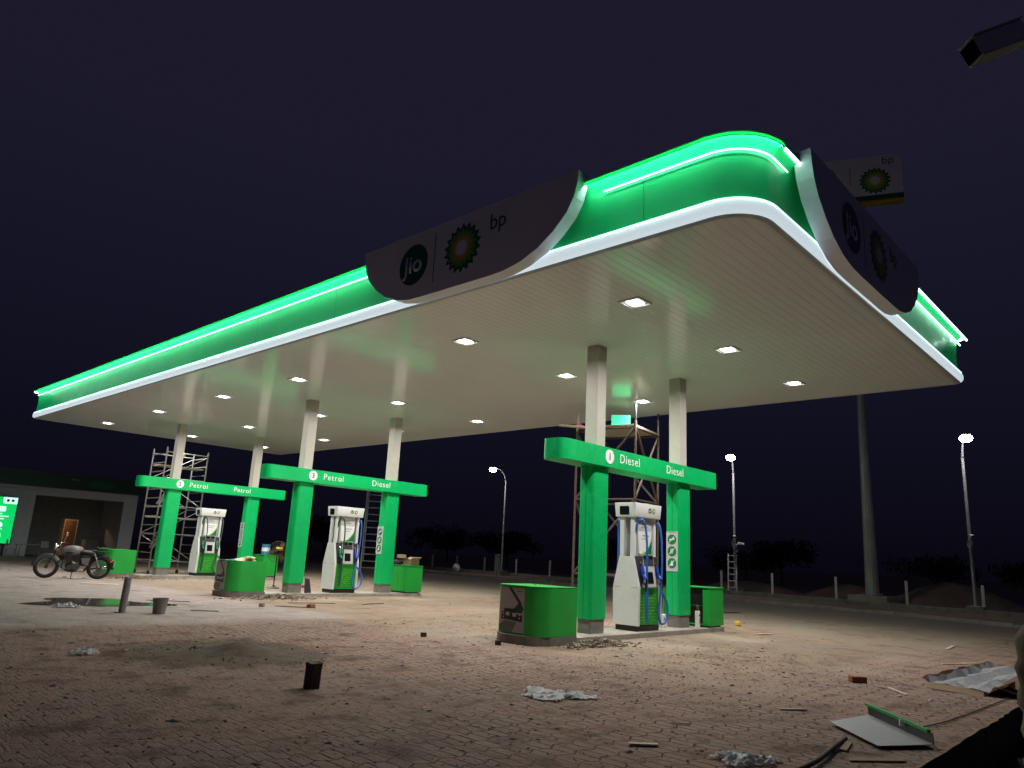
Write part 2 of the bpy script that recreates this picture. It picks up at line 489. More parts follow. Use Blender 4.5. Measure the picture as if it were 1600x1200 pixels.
def frame(o, u, n):
    """frame function: origin o, u = right direction, n = outward; up is world z"""
    o, u, n = Vector(o), Vector(u).normalized(), Vector(n).normalized(); up = n.cross(u)
    return lambda a, b, d=0.0: tuple(o + u * a + up * b + n * d)
def decal(mb, fr, poly, d0=.0, d1=.003):
    mb.prism(poly, d0, d1, lambda x, y, z: fr(x, y, z)); return mb
def circ(cx, cy, rx, n=28, ry=None):
    ry = rx if ry is None else ry
    return [(cx + rx * math.cos(2 * PI * i / n), cy + ry * math.sin(2 * PI * i / n)) for i in range(n)]
def star(cx, cy, R, r, n=18):
    return [(cx + (R if i % 2 == 0 else r) * math.cos(PI * i / n + PI / 2), cy + (R if i % 2 == 0 else r) * math.sin(PI * i / n + PI / 2)) for i in range(2 * n)]
def rect(a, b, c, d): return [(a, b), (c, b), (c, d), (a, d)]
def rrect(x0, y0, x1, y1, radii, n=8):
    """ccw list of (point, outward normal); radii for corners (x0,y0),(x1,y0),(x1,y1),(x0,y1)"""
    out = []
    for (cx, cy, sx, sy, a0), r in zip(((x0, y0, 1, 1, PI), (x1, y0, -1, 1, 1.5 * PI), (x1, y1, -1, -1, 0), (x0, y1, 1, -1, .5 * PI)), radii):
        for i in range(n + 1):
            a = a0 + .5 * PI * i / n
            nn = (math.cos(a), math.sin(a))
            out.append(((cx + sx * r + r * nn[0], cy + sy * r + r * nn[1]), nn))
    return out
def rpoly(x0, y0, x1, y1, radii, n=8): return [p for p, _ in rrect(x0, y0, x1, y1, radii, n)]

# ================================================================== SETTING
YP = -6.52                       # edge of the paving along the trench
def setting():
    b = MB()
    for (xa, xb, ya, yb) in ((-700, 900, -700, 1100),):
        vs_ = [b.bm.verts.new(p) for p in ((xa, ya, -.42), (xb, ya, -.42), (xb, yb, -.42), (xa, yb, -.42))]
        b.bm.faces.new(vs_)
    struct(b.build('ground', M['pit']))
    # soil verge beyond the road, at forecourt level
    b = MB(); b.prism([(15.4, -6.9), (900, -300), (900, 900), (-700, 900), (-700, 48), (24, 48)], -.41, -.03)
    struct(b.build('terrain', M['soil']))
    # paved forecourt with a slightly ragged edge along the trench
    edge = []
    x = -24.0
    while x < 15.0:
        edge.append((x, YP + random.uniform(-.014, .014))); x += random.uniform(.12, .3) if -8 < x < 3 else .7
    poly = edge + [(15.3, YP), (17.9, 0), (21.2, 30), (23.5, 52), (-40, 52), (-40, YP)]
    b = MB(); b.prism(poly, -.40, 0.0)
    fp = struct(b.build('forecourt_paving', M['ground']))
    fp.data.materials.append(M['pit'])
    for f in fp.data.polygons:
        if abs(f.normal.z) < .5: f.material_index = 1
    # kerbs: two long concrete strips running past the station
    def strip(name, pts, w, h, z0=-.05):
        b = MB()
        for (x0, y0), (x1, y1) in zip(pts, pts[1:]):
            d = Vector((x1 - x0, y1 - y0, 0)); L = d.length; a = math.atan2(d.y, d.x)
            n = max(1, int(L / 1.0))
            for i in range(n):
                t = (i + .5) / n
                b.box((x0 + d.x * t, y0 + d.y * t, z0 + h / 2 + random.uniform(-.012, .012)), (L / n - .015, w, h), rot=(0, 0, a + random.uniform(-.006, .006)))
        return struct(b.build(name, M['kerb']))
    strip('kerb', [(15.2, -6.6), (18.0, -1.0), (19.2, 8), (21.9, 30), (23.6, 48)], .16, .15)
    strip('kerb_back', [(24.6, -3.5), (24.9, 2), (25.8, 10), (28.6, 30), (31, 48)], .25, .22)
    # soil mounds behind the back kerb
    def mound(c, rx, ry, h, seed):
        rnd = random.Random(seed); b = MB(); n, k = 22, 7
        rings = []
        for j in range(k):
            t = j / (k - 1)
            rings.append([b.bm.verts.new((c[0] + rx * (1 - t) * math.cos(2 * PI * i / n) * (1 + rnd.uniform(-.08, .08)), c[1] + ry * (1 - t) * math.sin(2 * PI * i / n) * (1 + rnd.uniform(-.08, .08)),
                          -.05 + h * math.sin(t * PI / 2) * (1 + rnd.uniform(-.08, .08)))) for i in range(n)])
        for A, B in zip(rings, rings[1:]):
            for i in range(n): b.bm.faces.new((A[i], A[(i + 1) % n], B[(i + 1) % n], B[i]))
        b.bm.faces.new(rings[-1])
        return struct(b.build('soil_mound', M['soil'], smooth=60))
    mound((33.2, 1.4), 2.2, 3.2, 1.15, 1); mound((35.0, 7.2), 1.8, 2.6, .75, 2); mound((34, 13), 2, 3.5, .6, 3); mound((33, 22.5), 1.6, 3.2, .75, 4)
    # puddle
    b = MB(); rnd = random.Random(3)
    ex, ey = Vector((.685, -.728)), Vector((.728, .685)); cc = Vector((-5.42, 8.45))
    pts = []
    for i in range(40):
        a = 2 * PI * i / 40
        r = 1 + .22 * math.sin(3 * a + 1) + .12 * math.sin(5 * a) + rnd.uniform(-.05, .05)
        p = cc + ex * (1.2 * r * math.cos(a)) + ey * (1.0 * r * math.sin(a)); pts.append((p.x, p.y))
    vs_ = [b.bm.verts.new((x, y, .004)) for x, y in pts]; b.bm.faces.new(vs_)
    struct(b.build('puddle_water', M['water']))
setting()

# ================================================================== CANOPY
X0, X1, Y0, Y1, ZS = -3.703, 6.39, -4.907, 22.978, 5.42
ROWS = (0.0, 10.081, 18.718)
XB = 3.07
def logo_group(parent, fr, s, full=True, thick=.004):
    """round dark green Jio disc, thin divider, green and yellow sunburst, bp wordmark on a board"""
    b = MB(); decal(b, fr, circ(-1.02 * s, 0, .36 * s, 40), .0, .004); b.build('logo_disc', M['logodark'], parent)
    f2 = lambda u, v, d: fr(u - 1.02 * s, v, d + .004)
    place_text('lettering', 'Jio', .45 * s, M['board'], parent, f2, bold=.007 * s)
    b = MB(); decal(b, fr, rect(-.50 * s, -.42 * s, -.485 * s, .42 * s)); b.build('divider', M['logodark'], parent)
    for i, (R, r, mm) in enumerate(((.42, .335, 'logodark'), (.35, .27, 'midgreen'), (.26, .19, 'yellowp'), (.16, .10, 'board'))):
        b = MB(); decal(b, fr, star(.16 * s, 0, R * s, r * s), .004 * i, .004 * i + .004); b.build('sunburst', M[mm], parent)
    f3 = lambda u, v, d: fr(u + .92 * s, v + .24 * s, d)
    place_text('lettering', 'bp', .36 * s, M['logodark'], parent, f3)

def canopy():
    t = thing('canopy', 'long white-soffited fuel station canopy with lit green fascia over the forecourt', 'canopy')
    path = rrect(X0, Y0, X1, Y1, (.55, .16, .2, .1), 12)
    # soffit and roof
    inner = [(p[0] - n[0] * .06, p[1] - n[1] * .06) for p, n in path]
    b = MB(); b.prism(inner, ZS, 6.34)
    b.build('soffit', M['soffit'], t)
    # thin grey trim where soffit meets band
    b = MB(); b.sweep(path, [(-.075, ZS - .002), (-.05, ZS - .008), (.004, ZS - .012), (.008, ZS + .01)]); b.build('trim', M['grey'], t)
    # lit white bull-nose band
    prof = [(.008, ZS + .012), (.045, ZS + .018), (.07, ZS + .05), (.075, ZS + .10), (.068, ZS + .15), (.045, ZS + .185), (.0, ZS + .19)]
    b = MB(); b.sweep(path, prof); b.build('light_band', M['bandlit'], t, smooth=60)
    b = MB(); b.sweep(path, [(.046, ZS + .188), (.052, ZS + .205), (.02, ZS + .215), (-.002, ZS + .205)]); b.build('led_line', M['bandline'], t, smooth=60)
    # concave green face with overhanging lip
    prof = [(.0, ZS + .205)]
    for i in range(11):
        q = i / 10; prof.append((-.02 * math.sin(q * PI) , ZS + .215 + .62 * q))
    for i in range(1, 8):
        a = .5 * PI * i / 7; prof.append((.15 * (1 - math.cos(a)), ZS + .835 + .15 * math.sin(a)))
    b = MB(); b.sweep(path, prof); b.build('fascia', M['fascia'], t, smooth=50)
    zl = ZS + .985
    b = MB()
    for yy in (-3.42, 3.6, 6.65, 9.7, 12.75, 15.8, 18.85, 21.9):
        b.sweep([((X0, yy), (-1, 0)), ((X0, yy + .007), (-1, 0))], [(o + .0025, z) for o, z in prof[:12]], closed=False)
    stuff(b.build('panel_joints', M['green_dark'], t))
    # lip and outer rim; the outer cover is missing along the short side past the corner
    b = MB(); b.sweep(path, [(.15, zl), (.165, zl), (.165, zl + .02), (.0, zl + .02)]); b.build('lip', M['fascia'], t)
    cov = [q for q in path if not (q[0][1] < Y0 + .02 and q[0][0] > X0 + .5)]
    k0 = max(range(len(path)), key=lambda i: path[i][0][0] if path[i][0][1] < Y0 + .2 else -99)
    i0 = next(i for i, q in enumerate(path) if q[0][0] > X1 - .01)
    openp = path[i0:] + path[:13]
    b = MB(); b.sweep(openp, [(.166, zl - .038), (.176, zl - .038), (.176, zl + .022), (.166, zl + .022), (.166, zl - .038)], closed=False); b.build('rim', M['rim'], t)
    # neon tubes: inner line on the face, outer line exposed along the short side
    zt = ZS + .845
    def tube(a, bb, nrm, o, z, r, name='neon_tube'):
        q = MB(); n = Vector((*nrm, 0)); q.cyl(Vector((*a, z)) + n * o, Vector((*bb, z)) + n * o, r, n=8); q.build(name, M['tube'], t)
    tube((X0, Y1 - .1), (X0, 2.50), (-1, 0), .030, zt, .007)
    q = MB(); pp = [(Vector((p[0], p[1], zt)) + Vector((n[0], n[1], 0)) * .035) for p, n in path[:13]]
    pp = [Vector((X0 - .035, -2.78, zt))][:0] + pp
    q.tube([Vector((-2.75, Y0 - .035, zt))] + pp[::-1] + [Vector((X0 - .035, -2.80, zt))], .008, 8); q.build('neon_tube', M['tube'], t)
    tube((2.28, Y0), (X1 + .02, Y0), (0, -1), .035, zt, .014)
    tube((X0 + .62, Y0), (-2.62, Y0), (0, -1), .15, zl - .02, .022)
    tube((2.20, Y0), (X1 + .1, Y0), (0, -1), .15, zl - .02, .022)
    tube((X1, Y0 + .1), (X1, Y1 - .1), (1, 0), .035, zt, .018)
    tube((X0 + .1, Y1), (X1 - .1, Y1), (0, 1), .035, zt, .018)
    q = MB(); q.tube([Vector((p[0] + n[0] * .154, p[1] + n[1] * .154, zl - .009)) for p, n in path[39:52]] + [Vector((p[0] + n[0] * .154, p[1] + n[1] * .154, zl - .009)) for p, n in path[:13]], .008, 6)
    q.build('hidden_strip', M['strip'], t)
    q = MB(); q.tube([Vector((p[0] + n[0] * .154, p[1] + n[1] * .154, zl - .009)) for p, n in path[14:39]], .008, 6); q.build('hidden_strip', M['strip'], t)
    # two shield-shaped sign boards
    half = [(2.43, 6.56), (2.42, 6.40), (2.36, 6.18), (2.24, 5.98), (2.02, 5.77), (1.74, 5.585), (1.42, 5.46), (1.08, 5.395), (.75, 5.385)]
    poly = [(-x, z) for x, z in half] + [(x, z) for x, z in half[::-1]]
    for cpos, u, n, yc in (((X0, -.14), (0, -1, 0), (-1, 0, 0), 0), ((-.22, Y0), (1, 0, 0), (0, -1, 0), 0)):
        fr = frame((cpos[0], cpos[1], 0), u, n)
        b = MB(); b.prism(poly, .080, .30, lambda x, y, z: fr(x, y, z)); sb = b.build('sign_board', M['board'], t)
        f2 = frame((cpos[0] + n[0] * .30, cpos[1] + n[1] * .30, 6.0), u, n)
        logo_group(sb, f2, 1.0)
    # six square columns
    for r in ROWS:
        for x in (0, XB):
            b = MB(); b.box((x, r, ZS / 2 + .05), (.277, .277, ZS - .1), bev=.006, seg=1)
            b.build('column', M['column'], t)
    return t
CAN = canopy()

def ceiling_lights():
    xs, ys = (-1.75, 1.45, 4.62), (-2.02, 1.92, 8.0, 12.0, 16.55, 21.2)
    col = ('outer long edge', 'middle row', 'rear long edge')
    pos = ('nearest the lit corner', 'second from the lit corner', 'third from the lit corner', 'fourth from the lit corner', 'fifth from the lit corner', 'sixth and last, farthest from the lit corner')
    for i, x in enumerate(xs):
        for j, y in enumerate(ys):
            lab = '%s ceiling light from the lit corner, %s' % (('first', 'second', 'third', 'fourth', 'fifth', 'sixth')[j], ('row nearest the long fascia', 'middle row of the soffit', 'row along the far back edge')[i])
            t = thing('ceiling_light', lab, 'ceiling light', (x, y, ZS), 0, 'square ceiling lights in the canopy soffit')
            b = MB()
            for c, s in (((.185, 0), (.02, .39)), ((-.185, 0), (.02, .39)), ((0, .185), (.35, .02)), ((0, -.185), (.35, .02))):
                b.box((c[0], c[1], -.012), (s[0], s[1], .024))
            b.box((0, 0, -.004), (.35, .35, .007)); b.build('frame', M['white'], t)
            b = MB(); b.box((0, 0, -.014), (.21, .21, .012)); b.build('diffuser', M['diffuser'], t)
            ld = bpy.data.lights.new('ceiling_lamp', 'AREA'); ld.shape = 'SQUARE'; ld.size = .24; ld.energy = CEIL_W
            ld.color = (1.0, .965, .91); ld.spread = math.radians(168)
            lo = bpy.data.objects.new('ceiling_lamp', ld); C.objects.link(lo); lo.parent = t; lo.location = (0, 0, -.03)
ceiling_lights()

# ================================================================== FUEL ISLANDS
ISL = .085
def island(y, label, nose=True):
    t = thing('fuel_island', label, 'island', (0, y, 0), 0, 'concrete fuel islands')
    b = MB(); b.prism(rpoly(-1.25, -.45, 4.27, .45, (.02, .05, .05, .02), 4), 0, ISL); b.build('slab', M['concrete'], t)
    b = MB(); b.prism(rpoly(-2.1, -.54, -1.02, .54, (.40, .12, .12, .40), 8), 0, .135); b.build('nose', M['skirt'], t)
    return t
for r, l in zip(ROWS, ('low concrete island under the gantry numbered 1, nearest', 'low concrete island under the gantry numbered 3, middle', 'low concrete island under the gantry numbered 5, farthest')):
    island(r, l)

def pictogram(mb, fr, kind, cx, cy, s):
    def R(a, b, c, d): decal(mb, fr, [(cx + p[0] * s, cy + p[1] * s) for p in rect(a, b, c, d)], .006, .009)
    if kind == 0:   # cigarette
        R(-.55, -.12, .35, .12); R(.4, -.05, .6, .3)
    elif kind == 1:  # phone
        R(-.28, -.5, .28, -.42); R(-.28, .42, .28, .5); R(-.28, -.5, -.18, .5); R(.18, -.5, .28, .5); R(-.1, -.3, .1, .3)
    else:            # flame / lighter
        R(-.3, -.5, .3, .05); R(-.12, .1, .12, .45)
    a = PI / 4
    p = [(-.78, -.08), (.78, -.08), (.78, .08), (-.78, .08)]
    decal(mb, fr, [(cx + s * (x * math.cos(a) - y * math.sin(a)), cy + s * (x * math.sin(a) + y * math.cos(a))) for x, y in p], .010, .012)

def gantry(y, num, names, label, signs=3):
    t = thing('gantry', label, 'gantry', (0, y, 0), 0, 'green number gantries over the islands')
    b = MB(); b.prism(rpoly(-1.274, -.263, 4.364, .263, (.17, .06, .06, .17), 8), 3.067, 3.431)
    b.build('beam', M['green'], t, smooth=40)
    h, g = .255, .168
    for x in (0, XB):
        b = MB(); b.prism(rpoly(x - h + .015, -g, x + h + .015, g, (.07,) * 4, 6), ISL + .245, 3.066); p = b.build('pillar', M['green'], t, smooth=40)
        b = MB()
        for q, sx, sy in (((x - h + .0145, 0), .003, .008), ((x + h + .0155, 0), .003, .008)):
            b.box((q[0], q[1], 1.69), (sx, sy, 2.74))
        b.build('panel_seam', M['green_dark'], p)
        b = MB(); b.prism(rpoly(x - .215, -.15, x + .225, .15, (.04,) * 4, 5), ISL, ISL + .244); b.build('skirt', M['skirt'], p, smooth=40)
    for side in (-1, 1):
        fr = frame((.12 if side < 0 else 2.95, side * .263, 3.262), (-side, 0, 0), (0, side, 0))
        b = MB(); decal(b, fr, circ(0, 0, .135, 36), 0, .006); rd = b.build('number_roundel', M['letter'], t)
        place_text('numeral', num, .19, M['numeral'], rd, lambda u, v, d, fr=fr: fr(u, v, d + .006), bold=.004)
        for nm, xx in zip(names, ((.80, 2.50) if side < 0 else (2.25, .55))):
            f2 = frame((xx, side * .263, 3.262), (-side, 0, 0), (0, side, 0))
            place_text('lettering', nm, .245, M['letter'], t, f2, bold=.0, spacing=1.14)
    # warning plate on the rear pillar, facing the lane end
    fr = frame((XB - h + .015, .0, 1.62), (0, -1, 0), (-1, 0, 0))
    hh = .41 if signs == 3 else .47
    b = MB(); decal(b, fr, rect(-.135, -hh, .135, hh), .002, .010); wp = b.build('warning_plate', M['lgrey'], t)
    f2 = lambda u, v, d=0: fr(u, v, d + .010)
    step = .245 if signs == 3 else .215; rr = .105 if signs == 3 else .09
    bd = MB(); bp_ = MB()
    for i in range(signs):
        cy = (i - (signs - 1) / 2) * -step
        decal(bd, f2, circ(0, cy, rr, 28), 0, .004); pictogram(bp_, f2, i % 3, 0, cy, rr)
    bd.build('sign_disc', M['pict'], wp); bp_.build('pictogram', M['letter'], wp)
    b = MB(); decal(b, f2, rect(-.10, hh - .022, .10, hh - .012), 0, .002); b.build('small_print', M['ink'], wp)
    return t
gantry(ROWS[0], '1', ('Diesel', 'Diesel'), 'green two-pillar gantry marked 1, Diesel and Diesel, nearest the viewer')
gantry(ROWS[1], '3', ('Petrol', 'Diesel'), 'green two-pillar gantry marked 3, Petrol and Diesel, in the middle')
gantry(ROWS[2], '5', ('Petrol', 'Petrol'), 'green two-pillar gantry marked 5, Petrol twice, at the far end', 4)

# ================================================================== FUEL DISPENSERS
def bez(p, n=14):
    """smooth path through control points (Catmull-Rom)"""
    p = [Vector(q) for q in p]; P = [p[0]] + p + [p[-1]]; out = []
    for i in range(1, len(P) - 2):
        a, b, c, d = P[i - 1], P[i], P[i + 1], P[i + 2]
        for k in range(n):
            t = k / n
            out.append(.5 * ((2 * b) + (c - a) * t + (2 * a - 5 * b + 4 * c - d) * t * t + (3 * b - a - 3 * c + d) * t ** 3))
    out.append(p[-1]); return out

def dispenser(y, label, hoses):
    t = thing('fuel_dispenser', label, 'fuel dispenser', (1.52, y, ISL), 0, 'white fuel dispensers')
    hx, hy = .40, .285          # half size at the base
    b = MB(); b.box((0, 0, .055), (.77, .50, .11), bev=.01); b.build('plinth', M['black'], t)
    # flared white side panels at both ends
    for s in (-1, 1):
        f = lambda u, z, d, s=s: (s * (hx - .045 + d), u, z)
        prof = [(-hy, .10), (hy, .10), (hy + .01, .80), (.155, 1.38), (-.155, 1.38), (-hy - .01, .80)]
        b = MB(); b.prism(prof, -.0, .06, f); sp = b.build('side_panel', M['white'], t)
        b = MB(); b.box((s * (hx + .0155), -hy + .085, .80), (.002, .15, .006)); b.box((s * (hx + .0155), hy - .085, .80), (.002, .15, .006)); b.build('panel_seam', M['ink'], sp)
        # neck posts carrying the header
        for q in (-1, 1):
            b = MB(); b.box((s * (hx - .045), q * .12, 1.77), (.075, .10, .80), bev=.015); b.build('post', M['white'], t)
    # lower cabinet between the side panels
    b = MB(); b.box((0, 0, .455), (.705, .50, .69), bev=.008); b.build('cabinet', M['green_box'], t)
    for s in (-1, 1):
        fr = frame((0, s * .252, .46), (-s, 0, 0), (0, s, 0))
        b = MB(); decal(b, fr, rect(-.35, -.34, .35, .34), 0, .004); dp = b.build('dotted_panel', M['midpanel'], t)
        rnd = random.Random(11); b = MB()
        for i in range(13):
            for j in range(9):
                if rnd.random() < .72:
                    cx, cy = -.27 + i * .045, -.26 + j * .058; q = .010
                    decal(b, fr, [(cx - q, cy), (cx, cy - q), (cx + q, cy), (cx, cy + q)], .004, .006)
        b.build('dots', M['lime'], dp)
        # upper electronics: recess, screen block, keypad
        b = MB(); b.box((0, s * .17, 1.10), (.705, .13, .58), bev=.01); b.build('nozzle_recess', M['charcoal'], t)
        b = MB(); b.prism([(.20, .82), (.315, .82), (.265, 1.16), (.225, 1.43), (.16, 1.43)], -.19, .19, lambda a, z, x, s=s: (x, s * a, z)); sc = b.build('screen_block', M['lgrey'], t)
        f1 = frame((0, s * .292, .99), (-s, 0, 0), (0, s, .147))
        b = MB(); decal(b, f1, rect(-.10, -.11, .10, .11), 0, .004); b.build('card_slot', M['screen'], sc)
        f1 = frame((0, s * .2435, 1.31), (-s, 0, 0), (0, s, .148))
        b = MB(); decal(b, f1, rect(-.17, -.10, .17, .11), 0, .004); b.build('display', M['charcoal'], sc)
        b = MB(); decal(b, f1, rect(-.15, .02, -.03, .09), .004, .006); decal(b, f1, rect(.03, .03, .15, .09), .004, .006); b.build('readout', M['screen'], sc)
        # sloping shoulder bar under the block
        b = MB(); b.box((0, s * .275, .815), (.40, .05, .035), bev=.008); b.build('shelf', M['white'], t)
        # head panel with printed leaf
        b = MB(); b.box((0, s * .13, 1.79), (.50, .05, .82), bev=.008); hp = b.build('head_panel', M['lgrey'], t)
        f1 = frame((0, s * .155, 1.65), (-s, 0, 0), (0, s, 0))
        b = MB(); decal(b, f1, rect(-.235, -.22, .235, .22), 0, .004); b.build('leaflet', M['letter'], hp)
        b = MB(); decal(b, f1, [(-.235, -.22)] + [(-.235 + .47 * q, -.205 + .30 * q ** 3.2) for q in [i / 12 for i in range(13)]] + [(.235, -.22)], .004, .006); b.build('leaf_print', M['limeedge'], hp)
        b = MB(); decal(b, f1, [(-.10, -.22)] + [(-.10 + .335 * q, -.22 + .27 * q ** 2.2) for q in [i / 12 for i in range(13)]] + [(.235, -.22)], .006, .008); b.build('leaf_print', M['pict'], hp)
        b = MB(); decal(b, f1, rect(-.09, .13, .14, .145), .004, .006); decal(b, f1, rect(-.12, .07, .10, .08), .004, .006)
        decal(b, f1, rect(-.12, .30, .10, .312), .001, .004); decal(b, f1, rect(-.12, .345, .04, .357), .001, .004); b.build('small_print', M['ink'], hp)
    # header box: longer than the body, tapering a little downwards
    b = MB()
    T, B = (.475, .25), (.45, .235)
    vsx = []
    for (a, c), z in ((B, 2.135), (T, 2.41)):
        vsx.append([b.bm.verts.new((sx * a, sy * c, z)) for sx, sy in ((-1, -1), (1, -1), (1, 1), (-1, 1))])
    b.bm.faces.new(vsx[0][::-1]); b.bm.faces.new(vsx[1])
    for i in range(4): b.bm.faces.new((vsx[0][i], vsx[0][(i + 1) % 4], vsx[1][(i + 1) % 4], vsx[1][i]))
    bmesh.ops.bevel(b.bm, geom=b.bm.edges[:], offset=.012, segments=2, affect='EDGES', profile=.5)
    hd = b.build('header', M['white'], t, smooth=40)
    for s in (-1, 1):
        fr = frame((s * .463, 0, 2.27), (0, s, 0), (s, 0, -.09))
        b = MB(); decal(b, fr, rpoly(-.13, -.10, .09, .07, (.02,) * 4, 4), .0, .006); b.build('end_screen', M['screen'], hd)
        fr = frame((0, s * .2435, 2.28), (-s, 0, 0), (0, s, -.055))
        b = MB(); decal(b, fr, circ(.04, 0, .05, 24), .0, .005); b.build('logo_disc', M['logodark'], hd)
        place_text('lettering', 'Jio', .052, M['letter'], hd, lambda u, v, d, fr=fr: fr(u + .04, v, d + .005), bold=.002, depth=.002)
        for i, (R, r, mm) in enumerate(((.058, .046, 'midgreen'), (.046, .034, 'yellowp'), (.022, .015, 'letter'))):
            b = MB(); decal(b, fr, star(.18, 0, R, r), .003 * i, .003 * i + .003); b.build('sunburst', M[mm], hd)
    # hoses and nozzles: two per side
    hm = {'blue': ('blue', 'bluenoz'), 'green': ('darkgreenhose', 'greennoz')}
    for s in (-1, 1):
        for q in (-1, 1):
            kind = hoses[0 if q * -s < 0 else 1] if s < 0 else hoses[1 if q < 0 else 0]
            kind = hoses[0] if q < 0 else hoses[1]
            a, nz = hm[kind]
            nx, ny = q * .262, s * .262
            b = MB()
            b.box((nx, ny + s * .01, 1.13), (.055, .07, .16), rot=(s * .35, 0, 0), bev=.015)
            b.box((nx + .01, ny + s * .05, 1.01), (.06, .06, .17), rot=(s * .9, 0, 0), bev=.02)
            nzo = b.build('nozzle', M[nz], t, smooth=40)
            b = MB(); b.tube(bez([(nx, ny + s * .02, 1.20), (nx, ny - s * .03, 1.27), (nx, ny - s * .07, 1.25)], 5), .013, 8); b.build('spout', M['chrome'], nzo)
            b = MB(); b.tube([(nx + .012, ny + s * .085, .95), (nx + .012, ny + s * .09, .84), (nx + .012, ny + s * .085, .72)], [.021, .021, .017], 8); b.build('swivel', M['black'], nzo)
            b = MB(); b.cyl((nx + .012, ny + s * .084, .955), (nx + .012, ny + s * .088, .90), .026); b.build('collar', M['chrome'], nzo)
            e = .06 if q > 0 else -.03
            if q < 0:
                pts = [(q * .33, s * .10, 1.40), (q * .345, s * .15, 1.80), (q * .33, s * .22, 2.06), (q * .25, s * .30, 2.04), (q * .20, s * .33, 1.70), (q * .20, s * .335, 1.15), (q * .215, s * .36, .55), (q * .235, s * .365, .22), (q * .265, s * .37, .26), (nx + .012, ny + s * .088, .73)]
            else:
                pts = [(q * .36, s * .12, 1.95), (q * .40, s * .22, 2.05), (q * .385, s * .30, 1.75), (q * .33, s * .345, 1.15), (q * .22, s * .37, .60), (q * .16, s * .38, .30), (q * .26, s * .385, .13), (q * .46, s * .38, .22), (q * .50, s * .365, .48), (q * .36, s * .355, .68), (nx + .012, ny + s * .086, .74)]
            b = MB(); b.tube(bez(pts, 8), .021, 8); b.build('hose', M[a], t, smooth=60)
    return t
M['midpanel'] = mat('green dotted panel', (0.012, 0.33, 0.03), 0.35, var=.05)
dispenser(ROWS[0], 'white fuel dispenser with blue hoses on the nearest island', ('blue', 'blue'))
dispenser(ROWS[1], 'white fuel dispenser with one green and one blue hose on the middle island', ('green', 'blue'))
dispenser(ROWS[2], 'white fuel dispenser with dark green hoses on the farthest island', ('green', 'green'))

# ================================================================== GREEN BOXES AT THE ISLAND ENDS
def nose_box(y, label, x0=-2.02, x1=-1.09, top=.885, rot=0.0, poster=True, opened=False):
    t = thing('island_box', label, 'box', (0, y, 0), 0, 'green boxes at the front ends of the islands')
    P = rpoly(x0, -.54, x1, .52, (.27, .03, .03, .27), 8)
    b = MB()
    Q = rpoly(x0 + .012, -.528, x1 - .012, .508, (.26, .02, .02, .26), 8)
    z0, z1 = .137, top
    n = len(P)
    A = [b.bm.verts.new((x, yy, z0)) for x, yy in P]; Bv = [b.bm.verts.new((x, yy, z1)) for x, yy in P]
    for i in range(n): b.bm.faces.new((A[i], A[(i + 1) % n], Bv[(i + 1) % n], Bv[i]))
    b.bm.faces.new(A[::-1])
    if opened:
        Cv = [b.bm.verts.new((x, yy, z1)) for x, yy in Q]; D = [b.bm.verts.new((x, yy, z1 - .12)) for x, yy in Q]
        for i in range(n):
            b.bm.faces.new((Bv[i], Bv[(i + 1) % n], Cv[(i + 1) % n], Cv[i])); b.bm.faces.new((Cv[i], Cv[(i + 1) % n], D[(i + 1) % n], D[i]))
        b.bm.faces.new(D)
    else:
        b.bm.faces.new(Bv)
    b.build('body', M['green_box'], t, smooth=40)
    if not opened:
        b = MB(); b.prism(rpoly(x0 - .004, -.544, x1 + .004, .524, (.27, .03, .03, .27), 8), top + .001, top + .012); b.build('lid', M['green_box'], t)
        b = MB(); b.cyl(((x0 + x1) / 2 + .1, .1, top + .012), ((x0 + x1) / 2 + .1, .1, top + .020), .02); b.build('knob', M['charcoal'], t)
    if poster:
        fr = frame((x0, .08, (z0 + top) / 2), (0, -1, 0), (-1, 0, 0))
        W, Hh = .265, (top - z0) / 2 - .03
        b = MB(); decal(b, fr, rect(-W, -Hh, W, Hh), .001, .006); p = b.build('poster', M['postergrey'], t)
        f2 = lambda u, v, d=0: fr(u * W, v * Hh, d + .006)
        b = MB(); decal(b, f2, [(-.35, 1), (-.10, 1), (.72, .38), (.72, .30), (.45, -.1), (.30, -.1), (.5, .32)], 0, .002); b.build('arm_print', M['posterdark'], p)
        b = MB(); decal(b, f2, [(.72, .36), (.95, .05), (.80, -.12), (.30, -.12), (.05, -.02), (.5, .28)], .002, .004); b.build('arm_print', M['posterdark'], p)
        b = MB(); decal(b, f2, rect(-.62, -.14, .30, .04), .004, .006); decal(b, f2, [(-.85, -.44), (-.80, -.10), (.86, -.22), (.86, -.52)], .002, .004); b.build('unit_print', M['posterblack'], p)
        b = MB(); decal(b, f2, rect(-.48, -.28, -.18, -.12), .006, .008); decal(b, f2, rect(.08, -.30, .38, -.14), .006, .008)
        for q in (-.72, .60):
            decal(b, f2, rect(q, -.24, q + .1, -.16), .006, .008); decal(b, f2, rect(q, -.38, q + .1, -.32), .006, .008)
        b.build('unit_print', M['lgrey'], p)
        b = MB(); decal(b, f2, [(-.55, -.50), (.42, -.55), (.05, -1), (-1, -1), (-1, -.72)], 0, .002); b.build('beam_print', M['posterbeam'], p)
        b = MB(); decal(b, f2, rect(.40, .83, .80, .87), 0, .002); b.build('small_print', M['ink'], p)
    return t
nose_box(ROWS[0], 'green round-cornered box with poster at the front of the nearest island')
nose_box(ROWS[1], 'open-topped green box with poster at the front of the middle island', opened=True)
nose_box(ROWS[2], 'green box behind the motorcycle at the front of the farthest island', poster=False)

